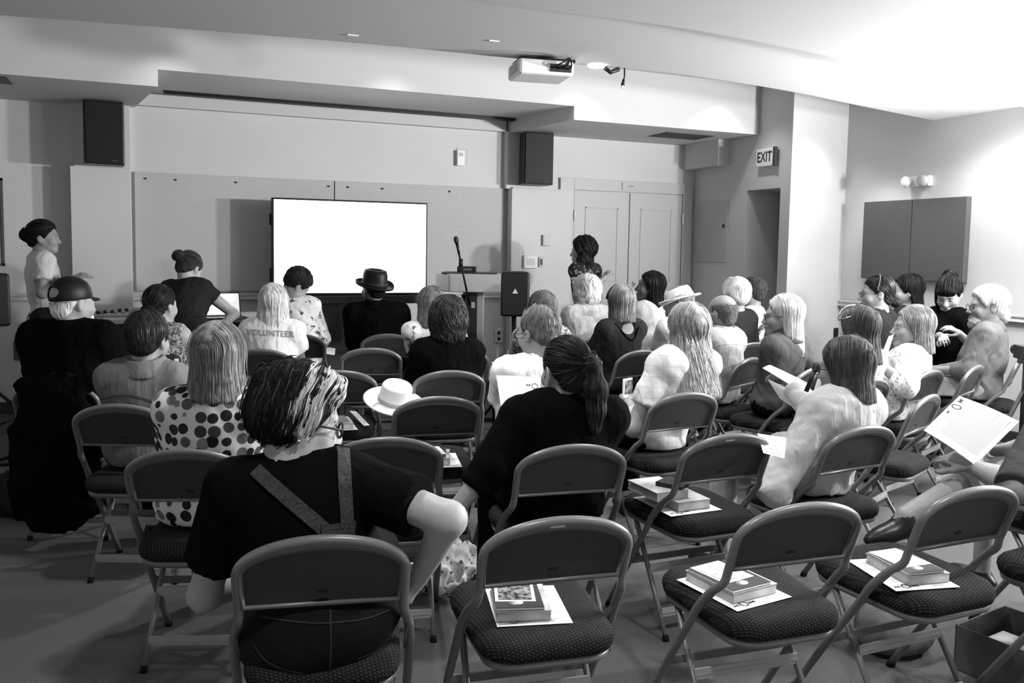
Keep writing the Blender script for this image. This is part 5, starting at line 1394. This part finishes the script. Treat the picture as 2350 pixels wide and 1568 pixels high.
# ------------------------------------------------------------------ papers, books, cards
def sheet(name, label, cat, corners, marks=(), group=None, curl=.0, up=None, m=None, nx=20):
    """corners: world points top-left, top-right, bottom-right, bottom-left of the printed side."""
    TL, TR, BR, BL = [Vector(q) for q in corners]
    nrm = (TR - TL).cross(BL - TL).normalized() * -1
    if up is not None and nrm.dot(Vector(up)) < 0: nrm = -nrm
    def S(u, v, o=0): return (TL * (1 - u) + TR * u) * (1 - v) + (BL * (1 - u) + BR * u) * v + nrm * (curl * (4 * u * (1 - u) + .6 * math.sin(3 * v)) + o)
    o0 = S(.5, .5); mb = MB(); t = .0006
    for sgn in (0, 1):
        vs = [S(i / nx, j / nx, -t * sgn) - o0 for j in range(nx + 1) for i in range(nx + 1)]
        fs = [(j * (nx + 1) + i, j * (nx + 1) + i + 1, (j + 1) * (nx + 1) + i + 1, (j + 1) * (nx + 1) + i) for j in range(nx) for i in range(nx)]
        if sgn == 0: fs = [f[::-1] for f in fs]
        mb.add(vs, fs, 0, True)
    Wd = (TR - TL).length; Hd = (BL - TL).length
    def put(vs, fs, mi): mb.add([S(u, v, .0012) - o0 for u, v in vs], fs, mi)
    for mk in marks:
        if mk[0] == 'ring':
            _, u, v, r = mk; n = 24; vs = []
            for k in range(n):
                a = 2 * math.pi * k / n
                for rr in (r, r * .78): vs.append((u + rr * math.cos(a) / Wd, v + rr * math.sin(a) / Hd))
            put(vs, [(2 * k, 2 * k + 1, 2 * ((k + 1) % n) + 1, 2 * ((k + 1) % n)) for k in range(n)], 1)
        elif mk[0] == 'wings':
            _, u, v, r = mk
            put([(u + x * r / Wd, v + y * r / Hd) for x, y in ((-.1, .1), (-1, -.7), (-.8, .8), (.1, .1), (1, -.7), (.8, .8), (-.2, -.1), (.2, -.1), (0, .6))], [(0, 1, 2), (3, 5, 4), (6, 7, 8)], 1)
        elif mk[0] == 'text':
            _, u, v, size, body, mi = mk; vs, fs = text_faces(body, size)
            put([(u + q.x / Wd, v - q.y / Hd) for q in vs], fs, mi)
        elif mk[0] == 'lines':
            _, u0, u1, v0, v1, n = mk
            for k in range(n):
                v = v0 + (v1 - v0) * k / max(n - 1, 1); e = u1 - (.25 * (u1 - u0) if k % 5 == 4 else 0); hh = .0011 / Hd
                us = [u0 + (e - u0) * i / 20 for i in range(21)]; put([(a_, v - hh) for a_ in us] + [(a_, v + hh) for a_ in us], [(i, i + 1, i + 22, i + 21) for i in range(20)], 2)
        elif mk[0] == 'rect':
            _, u0, v0, u1, v1, mi = mk; put([(u0, v0), (u1, v0), (u1, v1), (u0, v1)], [(0, 1, 2, 3)], mi)
    o = mb.build(name, [m or M_PAPER, M_INK, M_INKL, M_PHOTO, M_PHOTO2], None); o.location = o0
    return props(o, label, cat, group)
M_PHOTO = ramp_mat('photo_print', floral_build(45, .01, .35, .4, .62), .35, .4)
M_PHOTO2 = ramp_mat('pale_photo_print', floral_build(25, .35, .62, .4, .6), .35, .4)
LOGOS = [('wings', .62, .10, .010), ('ring', .76, .105, .014), ('wings', .90, .10, .008), ('text', .24, .07, .016, 'VOICES', 2), ('text', .26, .115, .013, 'IN THE', 2)]
q = lambda L: [at(*a) for a in L]
sheet('paper_sheet', 'white sheet with small logos raised by the hand at the right edge', 'paper', q([(2120, 988, 3.05), (2202, 909, 3.22), (2339, 968, 3.15), (2237, 1068, 2.98)]),
      [('wings', .88, .07, .014), ('ring', .70, .10, .016), ('wings', .52, .06, .008), ('lines', .10, .92, .22, .9, 26)], curl=.010, up=(0, -1, .5))
sheet('paper_sheet', 'white sheet with pale heading and ring logo held up by the ponytailed listener', 'paper', q([(1139, 862, 3.42), (1300, 872, 3.46), (1296, 985, 3.32), (1154, 968, 3.28)]),
      [('text', .26, .20, .022, 'VOICES', 2), ('text', .34, .31, .020, 'IN THE', 2), ('wings', .44, .19, .009), ('ring', .535, .21, .014), ('lines', .10, .9, .5, .9, 8)], curl=.006, up=(0, -1, .3))
sheet('paper_sheet', 'white sheet on the lap of the pale-shirted listener at right', 'paper', q([(1738, 995, 3.2), (1805, 1005, 3.25), (1800, 1052, 3.1), (1752, 1040, 3.1)]), [('lines', .1, .9, .2, .9, 8)], up=(0, 0, 1))
sheet('folded_program', 'folded program held in front of the pale-shirted listener', 'paper', q([(1750, 845, 3.85), (1768, 838, 3.88), (1862, 884, 3.75), (1846, 905, 3.72)]), curl=.004, up=(0, -1, .5))
sheet('folded_program', 'open program hanging below the fingers of the pale-shirted listener', 'paper', q([(1762, 870, 3.84), (1845, 908, 3.72), (1846, 950, 3.7), (1790, 915, 3.8)]), [('lines', .1, .9, .2, .9, 10)], curl=.004, up=(0, -1, .5))
sheet('paper_sheet', 'pale sheet seen edge-on beside the glasses-on-hair listener', 'paper', q([(2040, 772, 4.78), (2051, 768, 4.8), (2030, 836, 4.7), (2014, 836, 4.7)]), up=(0, -1, 0))
sheet('paper_sheet', 'white sheet held by the young person near the alcove door', 'paper', q([(1732, 757, 6.85), (1754, 736, 6.95), (1762, 745, 6.9), (1742, 768, 6.8)]), up=(0, -1, .5))
sheet('paper_sheet', 'white sheet on the knee behind the curly-haired listener', 'paper', q([(1128, 832, 4.6), (1172, 820, 4.7), (1172, 832, 4.5), (1146, 842, 4.45)]), up=(0, 0, 1))
sheet('paper_sheet', 'white sheet lying left of the fedora wearer', 'paper', q([(742, 795, 6.6), (770, 800, 6.6), (768, 815, 6.4), (744, 812, 6.4)]), up=(0, 0, 1))
bk = thing('booklet', 'small white booklet with a dark photo held by the long-haired blond listener', 'booklet', at(1440, 890, 4.05), math.radians(25))
MB().box((-.035, -.004, -.045), (.035, .004, .045)).build('pages', M_PAPER, bk); MB().box((-.028, -.0055, -.03), (.034, -.0035, .036)).build('photo', M_PHOTO, bk)
ph = thing('phone', 'dark phone held up beside the glasses-on-hair listener', 'phone', at(1918, 770, 4.45), .3)
MB().box((-.018, -.005, -.04), (.018, .005, .04)).build('case', M_BLACK, ph, .003)
mc = thing('handheld_microphone', 'black handheld microphone in front of the pale-shirted listener', 'microphone', at(1862, 872, 3.6))
ax = (at(1876, 842, 3.6) - at(1850, 900, 3.6)).normalized(); MB().tube([ax * -.055, ax * .04], [.010, .013], 12).build('handle', M_BLACK, mc); MB().tube([ax * .04, ax * .05, ax * .07, ax * .08], [.014, .021, .02, .008], 12).build('grille', M_DARK, mc)

def stack(a, b, depth, thick, z, loc, paper=None, card=None, booklet=True):
    """A closed book whose near bottom edge runs from pixel a to pixel b on a seat; handout, booklet and card are things of their own."""
    A, B = onz(*a, z), onz(*b, z); x = (B - A); wd = x.length; x.normalize(); y = Vector((-x.y, x.x, 0))
    mid = (A + B) / 2 + y * depth / 2; rz = math.atan2(x.y, x.x)
    if paper:
        w2, d2, ox, oy, pr = paper; M4 = Matrix.Translation((mid.x, mid.y, z)) @ Matrix.Rotation(rz + pr, 4, 'Z')
        cs = [M4 @ Vector(c) for c in ((ox + w2, oy - d2, .002), (ox - w2, oy - d2, .002), (ox - w2, oy + d2, .002), (ox + w2, oy + d2, .002))]
        sheet('paper_sheet', 'printed handout under the book on ' + loc, 'paper', cs, LOGOS + [('lines', .1, .9, .25, .9, 20)], up=(0, 0, 1), group='handout sheets on seats')
    t = thing('book', 'thick pale book on ' + loc, 'book', (mid.x, mid.y, z + .0045), rz, 'books on seats')
    MB().box((-wd / 2 + .003, -depth / 2 + .002, .002), (wd / 2 - .002, depth / 2 - .003, thick - .002)).build('pages', mat('page_block', .42, .8, .1, noise=(7, .6)), t)
    cv = mat('pale_book_cover', .40, .5, .3, noise=(12, .45))
    for z0 in (0, thick - .002): MB().box((-wd / 2, -depth / 2, z0), (wd / 2, depth / 2, z0 + .002)).build('cover', cv, t)
    top = z + .0045 + thick
    if booklet:
        bw, bd = wd * .86, depth * .94; M4 = Matrix.Translation((mid.x, mid.y, top + .0003)) @ Matrix.Rotation(rz, 4, 'Z'); c = M4 @ Vector((-wd * .06, -.002, 0))
        o = thing('booklet', 'thin dark booklet topping the book on ' + loc, 'booklet', c, rz, 'dark booklets on books')
        MB().box((-bw / 2 + .001, -bd / 2 + .001, .001), (bw / 2 - .001, bd / 2 - .001, .007)).build('pages', M_PAPER, o)
        for z0 in (0, .007): MB().box((-bw / 2, -bd / 2, z0), (bw / 2, bd / 2, z0 + .0012)).build('cover', mat('book_cover', .045, .45, .3), o)
        MB().lathe([(0, 0), (.019, 0), (.019, .0005), (0, .0005)], 20, sy=.8).build('medallion', mat('medallion', .42, .5, .3, noise=(60, .6)), o, M=Matrix.Translation((-.008, -bd * .33, .0082)))
        top += .0085
    if card:
        cw, cdp, ox, oy, cr, kind, lab = card
        M4 = Matrix.Translation((mid.x, mid.y, top + .001)) @ Matrix.Rotation(rz, 4, 'Z') @ Matrix.Translation((ox, oy, 0)) @ Matrix.Rotation(cr, 4, 'Z')
        cs = [M4 @ Vector(c) for c in ((-cw, cdp, 0), (cw, cdp, 0), (cw, -cdp, .0), (-cw, -cdp, .0))]
        sheet('photo_card', lab + ' on the stack on ' + loc, 'card', cs, {'dark': [('rect', .08, .06, .92, .94, 3)], 'pale': [('rect', .08, .08, .92, .92, 4)], 'blank': []}[kind], up=(0, 0, 1), group='photo cards on books')
    return t, mid, rz
SZ = .476
stack((1138, 1432), (1266, 1428), .20, .027, SZ, 'the empty chair nearest the dungarees wearer', (.100, .125, .022, .006, .05), (.054, .072, -.014, .014, -.05, 'dark', 'dark photo card'))
stack((1683, 1390), (1783, 1364), .20, .027, SZ, 'the second nearest chair from the right', (.105, .125, .0, -.012, .0), (.058, .070, -.014, .022, .05, 'pale', 'pale photo card'))
stack((2086, 1348), (2180, 1339), .20, .027, SZ, 'the rightmost near chair', (.105, .125, -.02, -.004, -.06), (.055, .07, -.01, .02, .12, 'blank', 'blank white card'))
t, mid, rz = stack((1556, 1178), (1630, 1168), .20, .034, SZ, 'the chair behind the long-haired blond listener', (.115, .13, -.01, 0, .0), None, False)
tb2 = dup(t, (mid.x - .075, mid.y + .035, SZ + .039), rz + .02, 'upper pale book shifted left on the chair behind the blond listener', 'books on seats')
pc = thing('cassette_case', 'small glossy black case lying on the two stacked books', 'case', (mid.x - .035, mid.y - .005, SZ + .0735), rz + .5); MB().box((-.035, -.055, 0), (.035, .055, .016)).build('case', M_BLACK2, pc, .003); MB().box((-.025, -.05, .016), (.025, -.02, .0168)).build('window', M_GREYP, pc)
stack((962, 1070), (1031, 1070), .19, .028, SZ, 'the empty mid-room chair', (.10, .13, .01, .0, .12), (.065, .075, -.03, .02, .25, 'blank', 'white card'))
stack((742, 990), (812, 986), .19, .030, SZ, 'the empty chair left of the straw hat', (.10, .12, .0, .01, .0))
sheet('photo_card', 'pale photo card tilted up on the chair left of the straw hat', 'card', q([(802, 943, 4.75), (818, 945, 4.78), (848, 976, 4.62), (836, 978, 4.58)]), [('rect', .1, .1, .9, .9, 4)], up=(0, -1, .4), group=None)

# straw hat on the curly-haired listener's lap
hb = onz(904, 926, .635)
st = thing('straw_hat', 'white straw hat held at the side of the curly-haired listener', 'hat', hb)
st.rotation_euler = (math.radians(20), math.radians(6), 0)
MB().lathe([(0, .0), (.15, .0), (.165, .012), (.16, .018), (.12, .008), (.085, .012), (.083, .05), (.080, .10), (.072, .112), (.060, .106), (.0, .100)], 40, sy=.95).build('hat', M_PAPER, st)
MB().tube([(.0855 * math.cos(a), .081 * math.sin(a), .026) for a in np.linspace(0, 2 * math.pi, 41)[:-1]], .011, 6, closed=True, flat=(.3, 1)).build('hat_band', C_LGREY, st)
MB().tube(smooth_path([(-.08, -.03, .02), (-.11, -.05, .02), (-.13, -.08, .018)], 5), .003, 6).build('ribbon_tail', C_LGREY, st)
sheet('paper_sheet', 'white sheets half under the straw hat', 'paper', q([(838, 925, 4.9), (880, 900, 5.1), (885, 925, 4.95), (860, 945, 4.75)]), up=(0, 0, 1))

# ------------------------------------------------------------------ things on the floor, draped coats
def blob(name, label, cat, loc, parts, m, warp, res=.010, kids=()):
    v = Vol(); base = npv(loc)
    for c, r in parts: v.ell(base + npv(c), r, None, .06, 'u', [(np.array([0, 0, .002]), np.array([0, 0, -1.]))])
    V, Q = v.mesh(res, (), warp); o = link_mesh(name, fast_mesh(name, V - base, Q), None, [m]); o.location = base
    return props(o, label, cat)
fl = onz(1035, 1345, 0)
blob('plastic_bag', 'crumpled white printed bag on the carpet behind the near row', 'bag', fl, [((-.03, 0, .08), (.14, .10, .10)), ((.06, .02, .05), (.12, .09, .07)), ((-.02, .03, .15), (.07, .05, .09))], mat('bag_print', .7, .4, .4) if False else C_FLORALW, folds(.022, 32, 5), .007)
fl = onz(2050, 1488, 0)
blob('cloth_bag', 'rounded grey bag on the carpet under the rightmost near chair', 'bag', fl, [((0, 0, .07), (.15, .12, .085)), ((.02, .02, .10), (.12, .10, .06))], C_GREY, folds(.004, 20, 6))
fl = onz(70, 1175, 0)
blob('dark_bag', 'dark bag slumped on the carpet at the far left edge', 'bag', fl, [((0, 0, .09), (.20, .15, .12)), ((.16, .04, .06), (.14, .12, .08)), ((-.12, .1, .08), (.2, .12, .11))], C_CHAR, folds(.015, 22, 8))
bx = thing('carton', 'open grey carton with papers on the carpet at the bottom right corner', 'box', onz(2330, 1545, 0), math.radians(10))
for lo, hi in (((-.16, -.13, 0), (.16, -.125, .16)), ((-.16, .125, 0), (.16, .13, .16)), ((-.16, -.13, 0), (-.155, .13, .16)), ((.155, -.13, 0), (.16, .13, .16)), ((-.16, -.13, 0), (.16, .13, .005))):
    MB().box(lo, hi).build('panel', M_GREYP, bx)
MB().box((-.14, -.11, .005), (.1, .1, .09)).build('papers', C_LIGHT, bx)

def drape(key, name, label, m, zlow, w=.23, thick=.05, seed=3, shift=0.0):
    x, y, d, _ = CHAIRS[key]; a = math.radians(d); r = np.array([math.cos(a), math.sin(a), 0]); f = np.array([-math.sin(a), math.cos(a), 0]); b = np.array([x, y, 0.0]) + r * shift
    v = Vol(); up = np.array([0, 0, 1.0])
    v.cap(b - r * w * .75 - f * .085 + up * .79, b + r * w * .75 - f * .085 + up * .79, .035, None, .04)
    R = np.stack([r, f, up], 1)
    v.ell(b - f * .12 + up * (.80 + zlow) / 2, (w, thick, (.84 - zlow) / 2), R, .05); v.ell(b - f * .12 + up * (zlow + .14), (w * 1.05, thick * 1.1, .14), R, .05)
    V, Q = v.mesh(.011, (), folds(.010, 26, seed)); o = link_mesh(name, fast_mesh(name, V - b, Q), None, [m]); o.location = b
    return props(o, label, 'coat')
drape('CM', 'draped_coat', 'long black coat draped over the chair of the man in the cap', C_BLACK, .12, .21, .055, 3, .03)
drape('DB', 'draped_cloth', 'pale striped garment over the chair of the listener with the low bun', ramp_mat('striped_cloth', plaid_build(.6, .02, .045, .5)), .5, .19, .04, 9, .0)
drape('ZZ', 'draped_coat', 'black coat over the chair at the right edge', C_BLACK, .2, .25, .06, 4)

# tripod with a small camera at the right edge
tp = at(2356, 810, 4.7)
tr = thing('tripod', 'camera tripod cut off by the right edge of the picture', 'tripod', (tp.x, tp.y, 0))
MB().tube([(0, 0, .45), (0, 0, tp.z - .05)], .014, 10).build('column', M_DARK, tr)
for k in range(3):
    an = k * 2.094 + .5; MB().tube([(0, 0, .72), (.30 * math.cos(an), .30 * math.sin(an), .012)], .012, 8).build('leg', M_DARK, tr)
MB().box((-.03, -.03, tp.z - .06), (.03, .03, tp.z - .035)).build('head', M_BLACK2, tr)
cm = thing('video_camera', 'black camera on the tripod at the right edge', 'camera', (tp.x, tp.y, tp.z - .035), -.5)
MB().box((-.045, -.06, 0), (.045, .06, .075)).build('body', M_BLACK2, cm, .006); MB().tube([(0, .06, .04), (0, .13, .04)], .03, 14).build('lens', M_BLACK, cm)
